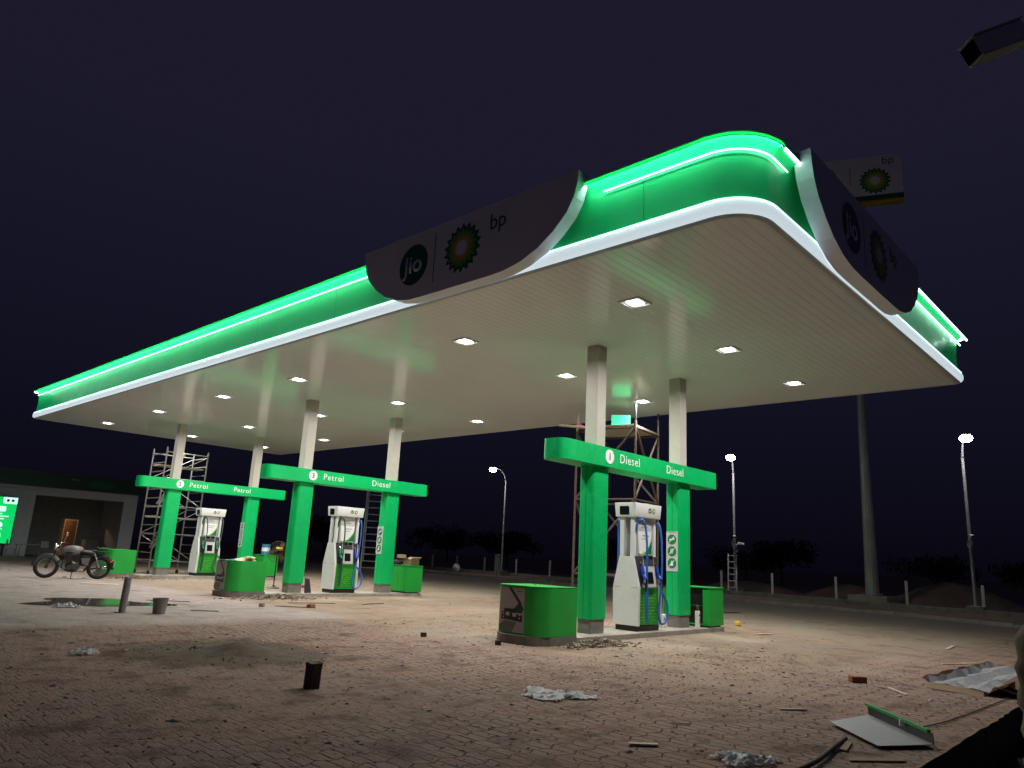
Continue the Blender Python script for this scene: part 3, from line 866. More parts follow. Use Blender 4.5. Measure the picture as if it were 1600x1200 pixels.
def cabinet(y, label, door_open):
    t = thing('cabinet', label, 'cabinet', (0, y, ISL), 0, 'green cabinets at the rear ends of the islands')
    x0, x1, w, h = 3.65, 4.27, .42, .80
    z0 = .035
    b = MB()
    b.b2((x0, -w, z0), (x1, -w + .02, h)); b.b2((x0, w - .02, z0), (x1, w, h)); b.b2((x1 - .02, -w + .021, z0), (x1, w - .021, h))
    b.b2((x0, -w + .021, z0), (x1 - .021, w - .021, z0 + .02))
    b.build('body', M['green_box'], t)
    b = MB(); b.box(((x0 + x1) / 2, 0, h + .013), (x1 - x0 + .03, 2 * w + .03, .025), bev=.006); b.build('lid', M['green_box'], t)
    b = MB(); b.box(((x0 + x1) / 2, 0, .016), (x1 - x0 - .1, 2 * w - .1, .032)); b.build('plinth', M['black'], t)
    b = MB(); b.b2((x0 + .16, -w + .022, z0 + .022), (x0 + .165, w - .022, h - .002)); b.build('interior', M['black'], t)  # black sheet added to darken the inside, standing in for shade
    b = MB(); b.b2((x0 + .02, -w + .03, .42), (x0 + .155, w - .03, .435)); b.build('shelf', M['green_dark'], t)
    if door_open:
        b = MB(); b.b2((x0 - .004, -w + .022, z0 + .03), (x0 + .018, -.26, h - .03), bev=.004); d1 = b.build('door', M['green_box'], t)
        b = MB(); b.box((0, -.17, 0), (.018, .34, h - .1), bev=.004); d2 = b.build('door', M['green_box'], t); d2.location = (x0, w - .02, z0 + h / 2 - .02); d2.rotation_euler = (0, 0, -1.9)
    else:
        for a, c in ((-w + .022, -.004), (.004, w - .022)):
            b = MB(); b.b2((x0 - .012, a, z0 + .02), (x0 + .006, c, h - .02), bev=.003); d = b.build('door', M['green_box'], t)
            b = MB(); b.cyl((x0 - .012, (a + c) / 2, h - .1), (x0 - .030, (a + c) / 2, h - .1), .012); b.build('lock', M['steel'], d)
    return t
cabinet(ROWS[0], 'green cabinet with its door hanging open at the rear of the nearest island', True)
cabinet(ROWS[1], 'closed green cabinet carrying a cardboard box on the middle island', False)
cabinet(ROWS[2], 'closed green cabinet carrying a blue and white tin on the farthest island', False)

# ================================================================== SMALL THINGS ON THE ISLANDS
def carton():
    t = thing('cardboard_box', 'open brown cardboard box standing on the middle green cabinet', 'box', (3.97, ROWS[1] - .05, ISL + .8265), .15)
    b = MB(); w, d, h = .21, .26, .17
    b.b2((-w, -d, 0), (w, -d + .008, h)); b.b2((-w, d - .008, 0), (w, d, h)); b.b2((-w, -d + .009, 0), (-w + .008, d - .009, h)); b.b2((w - .008, -d + .009, 0), (w, d - .009, h)); b.b2((-w + .009, -d + .009, 0), (w - .009, d - .009, .008))
    b.build('body', M['cardboard'], t)
    for c, r, s in (((0, -d - .05, h + .03), (-.6, 0, 0), (.40, .13, .006)), ((0, d + .02, h + .07), (1.2, 0, 0), (.40, .15, .006)), ((-w - .045, 0, h + .02), (0, .5, 0), (.12, .48, .006)), ((w + .05, 0, h + .035), (0, -.6, 0), (.13, .48, .006))):
        b = MB(); b.box(c, s, rot=r); b.build('flap', M['cardboard'], t)
carton()
def lump(name, label, cat, loc, rad, m, seed, amp=.25, sub=3, rz=0):
    rnd = random.Random(seed); b = MB(); b.ell((0, 0, rad[2] * .9), rad, sub)
    for v in b.bm.verts:
        k = 1 + amp * (math.sin(v.co.x * 31 / max(rad) * .3 + seed) * math.cos(v.co.y * 27 / max(rad) * .3)) + rnd.uniform(-amp, amp) * .4
        v.co.x *= k; v.co.y *= k; v.co.z = max(0, v.co.z * k)
    o = b.build(name, m, smooth=60, loc=loc); o.rotation_euler = (0, 0, rz)
    return tag(o, label, cat)
lump('cloth_bundle', 'dark crumpled cloth beside the cardboard box on the middle cabinet', 'cloth', (3.72, ROWS[1] + .12, ISL + .8265), (.10, .20, .09), M['cloth'], 4)
def tin():
    t = thing('paint_tin', 'blue and white tin standing on the farthest green cabinet', 'tin', (3.86, ROWS[2] - .12, ISL + .8265))
    b = MB(); b.lathe([(.15, 0), (.155, .01), (.155, .13)], n=28); b.build('body', M['canblue'], t, smooth=40)
    b = MB(); b.lathe([(.156, .131), (.156, .27)], n=28); b.build('label_band', M['letter'], t, smooth=40)
    b = MB(); b.lathe([(.155, .271), (.155, .37), (.162, .38), (.162, .40), (.14, .40)], n=28); b.build('lid', M['canblue'], t, smooth=40)
    b = MB(); b.tube(bez([(.158, 0, .36), (.19, 0, .24), (.185, .02, .16)], 6), .004, 6); b.build('handle', M['steel'], t)
tin()
def wedge():
    b = MB(); b.prism([(-.10, 0), (.10, 0), (.06, .36), (-.06, .38)], -.02, .02, lambda a, z, d: (a, d + (.38 - z) * -.25, z))
    o = b.build('wheel_stop', M['black'], loc=(.40, ROWS[1] - .10, ISL)); tag(o, 'black tapered plate leaning against the middle gantry front pillar', 'plate')
wedge()
def island_cartons():
    t = thing('paper_carton', 'white printed carton between pillar and open cabinet, nearest island', 'carton', (3.40, -.27, ISL), .1)
    b = MB(); b.box((0, 0, .17), (.09, .08, .34), bev=.006); b.build('body', M['letter'], t)
    b = MB(); b.box((0.0, -.0415, .25), (.06, .002, .03)); b.box((.01, -.0415, .12), (.025, .002, .12)); b.build('print', M['ink'], t)
    t2 = thing('glass_jar', 'brown jar resting on top of the white carton', 'jar', (3.40, -.27, ISL + .341))
    b = MB(); b.lathe([(.033, 0), (.038, .02), (.038, .07), (.022, .09), (.022, .10)], n=16); b.build('body', M['amberglass'], t2, smooth=40)
    b = MB(); b.lathe([(.025, .101), (.025, .115)], n=16); b.build('cap', M['cardboard'], t2)
    t3 = thing('paper_carton', 'small white carton on the ground just behind the nearest dispenser hoses', 'carton', (2.55, .10, ISL), .3)
    b = MB(); b.box((0, 0, .13), (.20, .16, .26), bev=.006); b.build('body', M['letter'], t3)
    b = MB(); b.box((0, -.0815, .16), (.12, .002, .05)); b.build('print', M['canblue'], t3)
M['amberglass'] = mat('brown glass', (.09, .04, .02), .15)
island_cartons()
def box_contents():
    b = MB(); b.box((0, 0, 0), (.34, .5, .012), rot=(.10, -.16, .3)); o = b.build('packing_sheet', M['palewood'], loc=(-1.42, ROWS[1] + .1, .895)); tag(o, 'pale packing board lying in the open green box', 'board')
    lump('rag', 'teal cloth lying in the open green box', 'cloth', (-1.78, ROWS[1] + .1, .766), (.14, .22, .07), M['teal'], 9)
    lump('paper_wad', 'crumpled cream paper on the packing board in the green box', 'paper', (-1.32, ROWS[1] + .0, .916), (.12, .16, .04), M['palewood'], 5)
box_contents()

def fan():
    t = thing('pedestal_fan', 'brown wire-caged pedestal fan behind the middle island', 'fan', (1.2, 13.1, 0), 2.3)
    b = MB(); b.lathe([(.20, 0), (.20, .02), (.06, .06), (.03, .10)], n=20); b.build('base', M['black'], t)
    b = MB(); b.cyl((0, 0, .10), (0, 0, .98), .018); b.build('pole', M['black'], t)
    b = MB(); b.box((0, .06, 1.08), (.12, .2, .14), bev=.03); b.build('motor', M['black'], t)
    b = MB(); cz = 1.10
    for R, yy in ((.33, -.10), (.33, -.02), (.22, -.155), (.11, -.175)): b.torus((0, yy, cz), R, .004, 'Y', 30, 5)
    for i in range(26):
        a = 2 * PI * i / 26; c, s = math.cos(a), math.sin(a)
        b.tube([(.05 * c, -.18, cz + .05 * s), (.22 * c, -.155, cz + .22 * s), (.33 * c, -.10, cz + .33 * s), (.33 * c, -.02, cz + .33 * s), (.06 * c, .03, cz + .06 * s)], .003, 4)
    b.build('cage', M['rust'], t)
    b = MB()
    for i in range(3):
        a = 2 * PI * i / 3
        b.prism([(.03, -.03), (.28, -.10), (.30, .04), (.05, .06)], -.004, .004, lambda x, y, d, a=a: (x * math.cos(a) - y * math.sin(a), -.07 + d + y * .25, cz + x * math.sin(a) + y * math.cos(a)))
    b.build('blades', M['rustblade'], t)
    g = lump('work_glove', 'yellow work glove lying on the fan motor', 'glove', (1.19, 13.0, 1.152), (.09, .15, .05), M['yellow'], 2)
M['rustblade'] = mat('brown fan blade', (.14, .09, .065), .4)
fan()

# ================================================================== MOTORCYCLE
def motorcycle():
    t = thing('motorcycle', 'parked silver and black classic motorcycle in front of the shop', 'motorcycle', (-3.25, 17.24, 0), math.atan2(.36, -1.38))
    WB, R = .70, .335
    def wheel(x, name):
        r = MB(); r.torus((x, 0, R), R - .05, .052, 'Y', 40, 10); w_ = r.build('wheel', M['rubber'], t, smooth=60)
        r = MB(); r.torus((x, 0, R), R - .095, .018, 'Y', 36, 6); r.build('rim', M['chrome'], w_, smooth=60)
        r = MB()
        for i in range(20):
            a = 2 * PI * i / 20; s = 1 if i % 2 else -1
            r.cyl((x + .04 * math.cos(a + .4 * s), .03 * s, R + .04 * math.sin(a + .4 * s)), (x + (R - .1) * math.cos(a), 0, R + (R - .1) * math.sin(a)), .0025, n=4)
        r.build('spokes', M['steel'], w_)
        r = MB(); r.cyl((x, -.06, R), (x, .06, R), .055 if x > 0 else .085, n=18); r.build('hub', M['engine'], w_)
    wheel(WB, 'front'); wheel(-WB, 'rear')
    def fender(x, a0, a1, rad, m, wd=.075):
        b = MB(); n = 18; rings = []
        sec = [(-1, -.115), (-1, -.03), (-.75, .004), (0, .018), (.75, .004), (1, -.03), (1, -.115)]; k = len(sec) - 1
        for i in range(n + 1):
            a = a0 + (a1 - a0) * i / n
            rings.append([b.bm.verts.new((x + (rad + dr) * math.cos(a), wd * q, R + (rad + dr) * math.sin(a))) for q, dr in sec])
        for A, B in zip(rings, rings[1:]):
            for j in range(k): b.bm.faces.new((A[j], A[j + 1], B[j + 1], B[j]))
        bmesh.ops.solidify(b.bm, geom=b.bm.faces[:], thickness=.004)
        return b.build('mudguard', m, t, smooth=60)
    fender(WB, math.radians(4), math.radians(148), R + .048, M['silver'], .085)
    fender(-WB, math.radians(20), math.radians(185), R + .065, M['black'], .09)
    # forks, headlamp, bars
    for s in (-1, 1):
        b = MB(); b.cyl((WB, .075 * s, R), (WB - .165, .075 * s, R + .36), .026, .024); b.cyl((WB - .165, .075 * s, R + .36), (WB - .26, .075 * s, R + .60), .032, .03); b.build('fork', M['engine'], t, smooth=40)
        b = MB(); b.tube(bez([(WB - .27, .07 * s, R + .63), (WB - .27, .14 * s, R + .68), (WB - .33, .28 * s, R + .73), (WB - .45, .37 * s, R + .70)], 6), .012, 8); hb = b.build('handlebar', M['chrome'], t, smooth=60)
        b = MB(); b.cyl((WB - .40, .335 * s, R + .714), (WB - .47, .38 * s, R + .695), .018); b.build('grip', M['rubber'], hb)
        b = MB(); b.tube(bez([(WB - .34, .29 * s, R + .73), (WB - .36, .33 * s, R + .86), (WB - .40, .36 * s, R + .94)], 5), .006, 6); mr = b.build('mirror', M['chrome'], t, smooth=60)
        b = MB(); b.ell((WB - .40, .37 * s, R + .985), (.022, .055, .055), 2); b.build('mirror_glass', M['chrome'], mr, smooth=60)
    b = MB(); b.lathe([(.03, -.09), (.075, -.06), (.095, .0), (.098, .02)], c=(WB - .16, 0, R + .58), n=24, M3=Matrix(((0, 0, 1), (1, 0, 0), (0, 1, 0)))); hl = b.build('headlamp', M['chrome'], t, smooth=40)
    b = MB(); b.lathe([(.09, .02), (.06, .04), (.0, .048)], c=(WB - .16, 0, R + .58), n=24, M3=Matrix(((0, 0, 1), (1, 0, 0), (0, 1, 0)))); b.build('headlamp_glass', M['lgrey'], hl, smooth=60)
    for s in (-1, 1):
        b = MB(); b.ell((WB - .20, .16 * s, R + .50), (.04, .03, .03), 2); b.build('indicator', M['amber'], t, smooth=60)
    # tank, seat, side cover
    b = MB(); b.ell((.10, 0, R + .50), (.32, .155, .155), 3, rot=(0, .10, 0)); tk = b.build('fuel_tank', M['silver'], t, smooth=60)
    for s in (-1, 1):
        b = MB(); b.ell((.13, .105 * s, R + .455), (.16, .045, .075), 2, rot=(0, .15, 0)); b.build('knee_pad', M['black'], tk, smooth=60)
    b = MB(); b.cyl((.13, 0, R + .63), (.13, 0, R + .65), .035); b.build('filler_cap', M['chrome'], tk)
    b = MB(); b.ell((-.33, 0, R + .45), (.28, .14, .075), 3, rot=(0, -.04, 0)); b.box((-.62, 0, R + .50), (.36, .21, .08), bev=.035); b.build('seat', M['seat'], t, smooth=60)
    b = MB()
    for s in (-1, 1):
        b.tube([(-.50, .13 * s, R + .50), (-.55, .14 * s, R + .62), (-.95, .14 * s, R + .62), (-.98, .12 * s, R + .47), (-.60, .13 * s, R + .44)], .008, 6)
    b.tube([(-.95, -.14, R + .62), (-.95, .14, R + .62)], .008, 6); b.box((-.77, 0, R + .605), (.36, .24, .012)); b.build('luggage_rack', M['black'], t)
    for s in (-1, 1):
        b = MB(); b.prism([(-.42, R + .30), (-.16, R + .28), (-.22, R + .12), (-.38, R + .06)], -.012, .012, lambda x, z, d, s=s: (x, .125 * s + d, z)); b.build('side_cover', M['silver'], t)
        b = MB(); b.cyl((-WB + .0, .14 * s, R + .02), (-.52, .13 * s, R + .44), .022); b.tube([(-WB + .18 * q / 14 + .035 * math.cos(q * 2.2), .14 * s + .035 * math.sin(q * 2.2), R + .05 + .34 * q / 14) for q in range(15)], .007, 5); b.build('shock_absorber', M['chrome'], t)
        b = MB(); b.cyl((-.03, .13 * s, R - .06), (-.03, .30 * s, R - .06), .014); b.build('footrest', M['rubber'], t)
    b = MB(); b.box((-.30, 0, R + .20), (.30, .16, .30), bev=.03); b.box((.02, 0, R + .33), (.5, .05, .12), bev=.02); b.build('tool_box', M['black'], t)
    # engine with cooling fins
    b = MB(); b.ell((.02, 0, R + .02), (.21, .13, .145), 2); b.cyl((-.06, -.14, R + .03), (-.06, .14, R + .03), .10, n=20); b.cyl((.12, -.145, R + .0), (.12, .145, R + .0), .07, n=18); b.build('crankcase', M['engine'], t, smooth=40)
    b = MB()
    for i in range(9): b.box((.13 + .006 * i, 0, R + .17 + .021 * i), (.20, .19, .009), rot=(0, .2, 0))
    b.box((.155, 0, R + .25), (.13, .12, .22), rot=(0, .2, 0)); b.build('cylinder', M['engine'], t)
    b = MB()
    for s in (-1, 1):
        b.tube([(WB - .26, .03 * s, R + .62), (.30, .06 * s, R + .36), (.30, .08 * s, R - .02), (.10, .09 * s, R - .13), (-.30, .09 * s, R - .10), (-.45, .10 * s, R + .15), (-.40, .10 * s, R + .40), (.2, .03 * s, R + .52)], .016, 6)
        b.cyl((-.30, .10 * s, R - .04), (-WB, .10 * s, R), .02)
    b.build('frame', M['black'], t)
    b = MB(); b.tube(bez([(.22, -.06, R + .24), (.36, -.10, R + .12), (.26, -.14, R - .10), (-.10, -.16, R - .12), (-.40, -.17, R - .08), (-.95, -.18, R + .03)], 8), [.022] * 33 + [.04] * 8, 10); b.build('exhaust', M['chrome'], t, smooth=60)
    b = MB(); b.box((-WB - .36, 0, R + .22), (.06, .10, .07), bev=.02); b.build('tail_lamp', M['red'], t)
    b = MB(); b.box((-WB - .40, 0, R + .09), (.012, .20, .14), rot=(0, -.3, 0)); b.build('number_plate', M['lgrey'], t)
    for s in (-1, 1):
        b = MB(); b.ell((-WB - .30, .15 * s, R + .20), (.035, .03, .03), 2); b.build('indicator', M['amber'], t, smooth=60)
    b = MB(); b.tube([(.0, .10, R - .12), (.03, .22, .01), (-.03, .24, .01)], .011, 6); b.build('stand', M['black'], t)
motorcycle()

# ================================================================== PIPE, PAIL, LITTER
def bits():
    b = MB(); b.cyl((0, 0, 0), (.0, 0, .62), .062, n=24); b.cyl((0, 0, .0), (0, 0, .012), .13, n=20)
    o = b.build('pipe_bollard', M['bollard'], smooth=40, loc=(-5.70, 6.29, 0)); o.rotation_euler = (0, .03, 0); tag(o, 'short grey upright pipe beside the puddle', 'pipe')
    t = thing('pail', 'dusty grey plastic pail standing by the puddle', 'bucket', (-5.18, 5.95, 0))
    b = MB(); b.lathe([(.0, .004), (.105, .0), (.135, .26), (.142, .265), (.142, .275), (.128, .27), (.10, .02), (.0, .02)], n=28); b.build('body', M['bucket'], t, smooth=40)
    b = MB(); b.torus((0, 0, .225), .137, .006, 'Z', 28, 6); b.build('hoop', M['bucket'], t)
    b = MB(); b.tube(bez([(.14, 0, .24), (.13, .12, .19), (0, .165, .15), (-.13, .12, .19), (-.14, 0, .24)], 6), .004, 6); b.build('handle', M['steel'], t)
    # dark block standing on end
    b = MB(); rnd = random.Random(5)
    b.prism(rpoly(-.075, -.06, .075, .06, (.05,) * 4, 4), 0, .24)
    bmesh.ops.subdivide_edges(b.bm, edges=b.bm.edges[:], cuts=2)
    for v in b.bm.verts: v.co += Vector((rnd.uniform(-.008, .008), rnd.uniform(-.008, .008), rnd.uniform(-.01, .004) if v.co.z > .1 else 0))
    o = b.build('timber_stump', M['block'], loc=(-6.80, -1.68, 0)); tag(o, 'dark brown stub standing upright on the foreground pavers', 'stump')
    def bk(loc, rz, lab, m='brick', s=(.20, .10, .075)):
        b = MB(); b.box((0, 0, s[2] / 2), s, bev=.006); o = b.build('brick', M[m], loc=loc); o.rotation_euler = (0, 0, rz); tag(o, lab, 'brick')
    bk((-.72, -4.79, 0), -.75, 'single red brick alone on the pavers to the right')
    bk((-1.60, 6.55, 0), .4, 'orange brick among thin sticks in front of the middle island')
    bk((-2.55, 7.0, 0), .9, 'pale grey brick lying left of the orange one', 'rubble')
    bk((2.5, 13.4, 0), .2, 'brick on the ground behind the middle front pillar')
    # black pegs near the nearest nose box
    for (x, y), lab in (((-2.45, -.05), 'tiny black cube beside the concrete nose of the nearest island'), ((-2.85, 1.25), 'tiny black cube on the sand left of the nearest island')):
        b = MB(); b.box((0, 0, .035), (.07, .07, .07), bev=.004); o = b.build('rubber_cube', M['black'], loc=(x, y, 0)); tag(o, lab, 'cube')
    # yellow tape roll
    t = thing('tape_dispenser', 'small yellow tool lying on the sand right of the nearest island', 'tool', (6.05, .12, 0), .5)
    b = MB(); b.box((0, 0, .055), (.20, .12, .11), bev=.03); b.build('body', M['yellow'], t)
    b = MB(); b.box((.08, -.04, .012), (.26, .05, .024), bev=.005); b.build('foot', M['brick'], t)
bits()

def crumpled(name, label, loc, sx, sy, h, seed, rz, m='plastic', cut=.0):
    rnd = random.Random(seed); n = 26; b = MB(); g = {}
    ph = [rnd.uniform(0, 6) for _ in range(8)]
    for i in range(n + 1):
        for j in range(n + 1):
            u, v = i / n * 2 - 1, j / n * 2 - 1
            a = math.atan2(v, u); rr = math.hypot(u, v)
            lim = .72 + .16 * math.sin(3 * a + ph[0]) + .10 * math.sin(5 * a + ph[1]) + .05 * math.sin(9 * a + ph[2])
            if rr <= lim:
                z = h * max(0, 1 - (rr / lim) ** 2) * (.5 + .5 * abs(math.sin(4.1 * u + ph[3]) * math.cos(3.3 * v + ph[4]))) + h * .55 * abs(rnd.gauss(0, .45)) + .004
                g[i, j] = b.bm.verts.new((u * sx + rnd.uniform(-.3, .3) * sx / n, v * sy + rnd.uniform(-.3, .3) * sy / n, z))
    for i in range(n):
        for j in range(n):
            q = [(i, j), (i + 1, j), (i + 1, j + 1), (i, j + 1)]
            if all(k in g for k in q): b.bm.faces.new([g[k] for k in q])
    for v in [v for v in b.bm.verts if not v.link_faces]: b.bm.verts.remove(v)
    bmesh.ops.solidify(b.bm, geom=b.bm.faces[:], thickness=.003)
    o = b.build(name, M[m], loc=loc); o.rotation_euler = (0, 0, rz)
    return tag(o, label, 'plastic sheet')
crumpled('plastic_sheet', 'crumpled clear plastic sheet on the pavers, front centre', (-4.98, -3.25, 0), .50, .40, .05, 3, -.8)
crumpled('plastic_sheet', 'crumpled clear plastic at the bottom edge, right of centre', (-5.72, -5.62, 0), .34, .24, .05, 8, -.8)
crumpled('plastic_sheet', 'shiny plastic scrap lying in the puddle on the left', (-6.25, 7.45, 0), .34, .26, .07, 12, -.6, 'foil')
crumpled('plastic_sheet', 'pale plastic scrap on the dark paving at far left', (-7.85, 1.40, 0), .22, .16, .06, 15, .3)

def wreck_sheets():
    # grey composite panel with folded edge
    t = thing('cladding_panel', 'grey cladding sheet with a folded green edge lying by the trench', 'panel', (0, 0, 0))
    A, B_, Cc, D = Vector((-3.84, -5.55, .03)), Vector((-3.22, -5.70, .045)), Vector((-3.99, -6.44, .03)), Vector((-4.43, -6.14, .022))
    b = MB()
    for z in (0, .006): pass
    lo = [b.bm.verts.new(p) for p in (A, B_, Cc, D)]; hi = [b.bm.verts.new(p + Vector((0, 0, .006))) for p in (A, B_, Cc, D)]
    b.bm.faces.new(lo[::-1]); b.bm.faces.new(hi)
    for i in range(4): b.bm.faces.new((lo[i], lo[(i + 1) % 4], hi[(i + 1) % 4], hi[i]))
    b.build('sheet', M['greyboard'], t)
    n = (Cc - B_).normalized(); upv = Vector((.1, .12, 1)).normalized()
    def wall(p0, p1, z0, z1, th, name, m):
        b = MB(); q = n.cross(upv).normalized() * th
        vs_ = [p0 + upv * z0, p1 + upv * z0, p1 + upv * z1, p0 + upv * z1]
        a = [b.bm.verts.new(v) for v in vs_]; c = [b.bm.verts.new(v + q) for v in vs_]
        b.bm.faces.new(a[::-1]); b.bm.faces.new(c)
        for i in range(4): b.bm.faces.new((a[i], a[(i + 1) % 4], c[(i + 1) % 4], c[i]))
        b.build(name, m, t)
    wall(B_, Cc, .007, .085, .006, 'upstand', M['charcoal'])
    wall(B_, Cc - n * .03, .086, .108, .03, 'green_edge', M['green_box'])
    m_ = B_ * .42 + Cc * .58
    b = MB(); b.box(m_ + Vector((-.012, .0, .07)), (.02, .07, .05), rot=(0, 0, .6)); b.build('sticker', M['letter'], t)
    # opened cardboard with silver liner
    t = thing('cardboard_sheet', 'long torn cardboard packing with silver liner by the trench', 'cardboard', (0, 0, 0))
    P0, P1 = Vector((-.28, -5.80, .0)), Vector((2.9, -5.95, .0)); d = (P1 - P0); L = d.length; d.normalize(); sdir = Vector((-d.y, d.x, 0))
    rnd = random.Random(2)
    def ribbon(offs, name, m, jag=.0):
        b = MB(); N = 16; rows = []
        for i in range(N + 1):
            p = P0 + d * (L * i / N)
            rows.append([b.bm.verts.new(p + sdir * (o + rnd.uniform(-jag, jag)) + Vector((0, 0, max(.004, z + rnd.uniform(-jag, jag) * .6)))) for o, z in offs])
        for A_, B2 in zip(rows, rows[1:]):
            for k in range(len(offs) - 1): b.bm.faces.new((A_[k], A_[k + 1], B2[k + 1], B2[k]))
        bmesh.ops.solidify(b.bm, geom=b.bm.faces[:], thickness=.005)
        return b.build(name, m, t)
    ribbon([(-.42, .10), (-.32, .012), (.24, .012), (.36, .13)], 'tray', M['cardboard'], .02)
    ribbon([(-.34, .05), (-.20, .085), (-.06, .05), (.10, .095), (.26, .06), (.33, .12)], 'liner', M['foil'], .03)
    b = MB(); b.box((P0.x + .30, P0.y - .50, .055), (.50, .30, .006), rot=(.28, .10, .25)); b.build('flap', M['cardboard'], t)
    b = MB(); b.box((P0.x + 1.1, P0.y - .58, .07), (.8, .34, .006), rot=(.35, -.1, -.1)); b.build('flap', M['cardboard'], t)
    b = MB(); b.box((P0.x - .05, P0.y, .035), (.006, .60, .11), rot=(.06, 1.0, .1)); b.build('flap', M['cardboard'], t)
    # long dark pipe lying under the grey sheet
    b = MB(); b.tube(bez([(-6.55, -5.95, .03), (-5.6, -6.02, .035), (-4.75, -5.92, .028), (-4.35, -5.86, .02)], 8), .019, 10); o = b.build('conduit_pipe', M['cable'], smooth=60); tag(o, 'dark brown pipe running under the grey cladding sheet', 'pipe')
    b = MB(); b.tube(bez([(-3.35, -6.1, .012), (-2.6, -6.22, .012), (-1.2, -6.30, .012), (.8, -6.38, .012)], 8), .006, 8); o = b.build('cable', M['cable'], smooth=60); tag(o, 'thin dark cable along the trench edge', 'cable')
wreck_sheets()

def sticks():
    S = [((-3.42, -5.05), .28, .03, -.7, 'palewood', 'pale wood strip on the pavers above the grey cladding sheet'),
         ((-5.02, -4.70), .16, .022, -.9, 'palewood', 'small pale wood splinter at the front, between the two plastic sheets'),
         ((-5.95, -4.92), .22, .06, -.8, 'palewood', 'wide pale wood chip at the very bottom of the paving'),
         ((3.2, -5.1), .9, .045, -.35, 'palewood', 'long pale batten on the sand, far right'),
         ((6.3, -4.3), 1.0, .07, .1, 'palewood', 'pale plank beyond the torn cardboard, right edge'),
         ((4.6, -1.2), .55, .05, -.2, 'palewood', 'pale wood strip lying beside the nearest island'),
         ((-1.05, -5.35), .45, .035, .7, 'palewood', 'thin pale lath left of the torn cardboard'),
         ((-.9, 7.6), 1.1, .03, -.3, 'chip', 'thin dark stick in front of the middle island'),
         ((-1.9, 6.7), .9, .03, -.9, 'chip', 'dark stick crossing beside the orange brick'),
         ((.6, 7.2), .8, .035, .2, 'chip', 'dark lath on the sand ahead of the middle dispenser'),
         ((-3.3, 14.6), .9, .3, -.5, 'palewood', 'flat pale board on the ground in front of the farthest island'),
         ((-3.9, 8.6), .9, .03, -.75, 'chip', 'thin dark stick right of the grey pail'),
         ((-4.2, 6.2), .5, .05, -.5, 'chip', 'short dark offcut in front of the grey pail'),
         ((-4.6, -5.95), .34, .05, .2, 'cardboard', 'brown wood offcut under the left corner of the cladding sheet'),
         ((-4.85, -6.25), .45, .06, -.7, 'cardboard', 'brown board piece between the pipe and the trench'),
         ((10.5, 2.6), .8, .25, -.4, 'chip', 'dark scrap lying on the road before the kerb')]
    for (x, y), L, w_, rz, m, lab in S:
        b = MB(); b.box((0, 0, .008), (L, w_, .011), bev=.002, seg=1)
        for v in b.bm.verts: v.co.y += random.uniform(-.12, .12) * w_; v.co.x += random.uniform(-.03, .03) * L; v.co.z += .006 * random.random()
        o = b.build('wood_strip', M[m], loc=(x, y, 0)); o.rotation_euler = (0, random.uniform(-.01, .01), rz); tag(o, lab, 'wood scrap')
sticks()

def rubble(loc, sx, sy, n, label, seed, big=.045):
    rnd = random.Random(seed); b = MB()
    for i in range(n):
        r, a = math.sqrt(rnd.random()), rnd.uniform(0, 2 * PI)
        rad = abs(rnd.gauss(0, .55)); rad = min(rad, 1.6)
        x, y = sx * rad * math.cos(a), sy * rad * math.sin(a)
        h = max(0, (1 - rad) * .11)
        s = rnd.uniform(.35, 1) * big
        b.box((x, y, h * rnd.random() + s * .3), (s * rnd.uniform(.8, 2.4), s * rnd.uniform(.6, 1.2), s * rnd.uniform(.4, .9)), rot=(rnd.uniform(-.5, .5), rnd.uniform(-.5, .5), rnd.uniform(0, 3)))
    o = b.build('rubble_pile', M['rubble'], loc=loc); stuff(o, label, 'rubble')
    return o
def dirt_heap():
    rnd = random.Random(8); b = MB(); n = 34; g = []
    for i in range(n + 1):
        row = []
        for j in range(n + 1):
            u, v = i / n * 2 - 1, j / n * 2 - 1; r = math.hypot(u, v)
            z = max(0, 1 - r) ** 1.3 * (.10 + .05 * math.sin(5 * u + 1) * math.cos(4 * v)) * (1 if r < 1 else 0)
            if r < .95: z += abs(rnd.gauss(0, .012)) * (1 - r)
            row.append(b.bm.verts.new((u * 1.25 + rnd.uniform(-.015, .015), v * .85 + rnd.uniform(-.015, .015), z - .004)))
        g.append(row)
    for i in range(n):
        for j in range(n): b.bm.faces.new((g[i][j], g[i + 1][j], g[i + 1][j + 1], g[i][j + 1]))
    for k in range(700):
        a, r = rnd.uniform(0, 2 * PI), abs(rnd.gauss(0, .55)); sz = rnd.uniform(.004, .012) * (2.2 if rnd.random() < .06 else 1)
        b.box((1.2 * r * math.cos(a), .85 * r * math.sin(a), max(0, .07 * (1 - r) ** 1.3 if r < 1 else 0) + sz * .2), (sz * 1.5, sz, sz * .8), rot=(rnd.random(), rnd.random(), rnd.random() * 3))
    o = b.build('dirt_heap', M['dirt'], smooth=35, loc=(-6.35, .75, 0)); o.rotation_euler = (0, 0, -.8); stuff(o, 'low spread of loose brown dirt behind the dark stump', 'dirt')
M['dirt'] = mat('loose brown dirt', (.105, .068, .045), .95, var=.45, scale=5, bump=1, bscale=35)
dirt_heap()
rubble((-.85, -.78, 0), .75, .32, 420, 'heap of broken stone against the nearest island kerb', 1)
rubble((-.9, 9.1, 0), 1.3, .5, 480, 'broken stone chips in front of the middle island', 2)
rubble((-1.2, 17.6, 0), 1.6, .4, 260, 'scattered chips along the farthest island', 3)

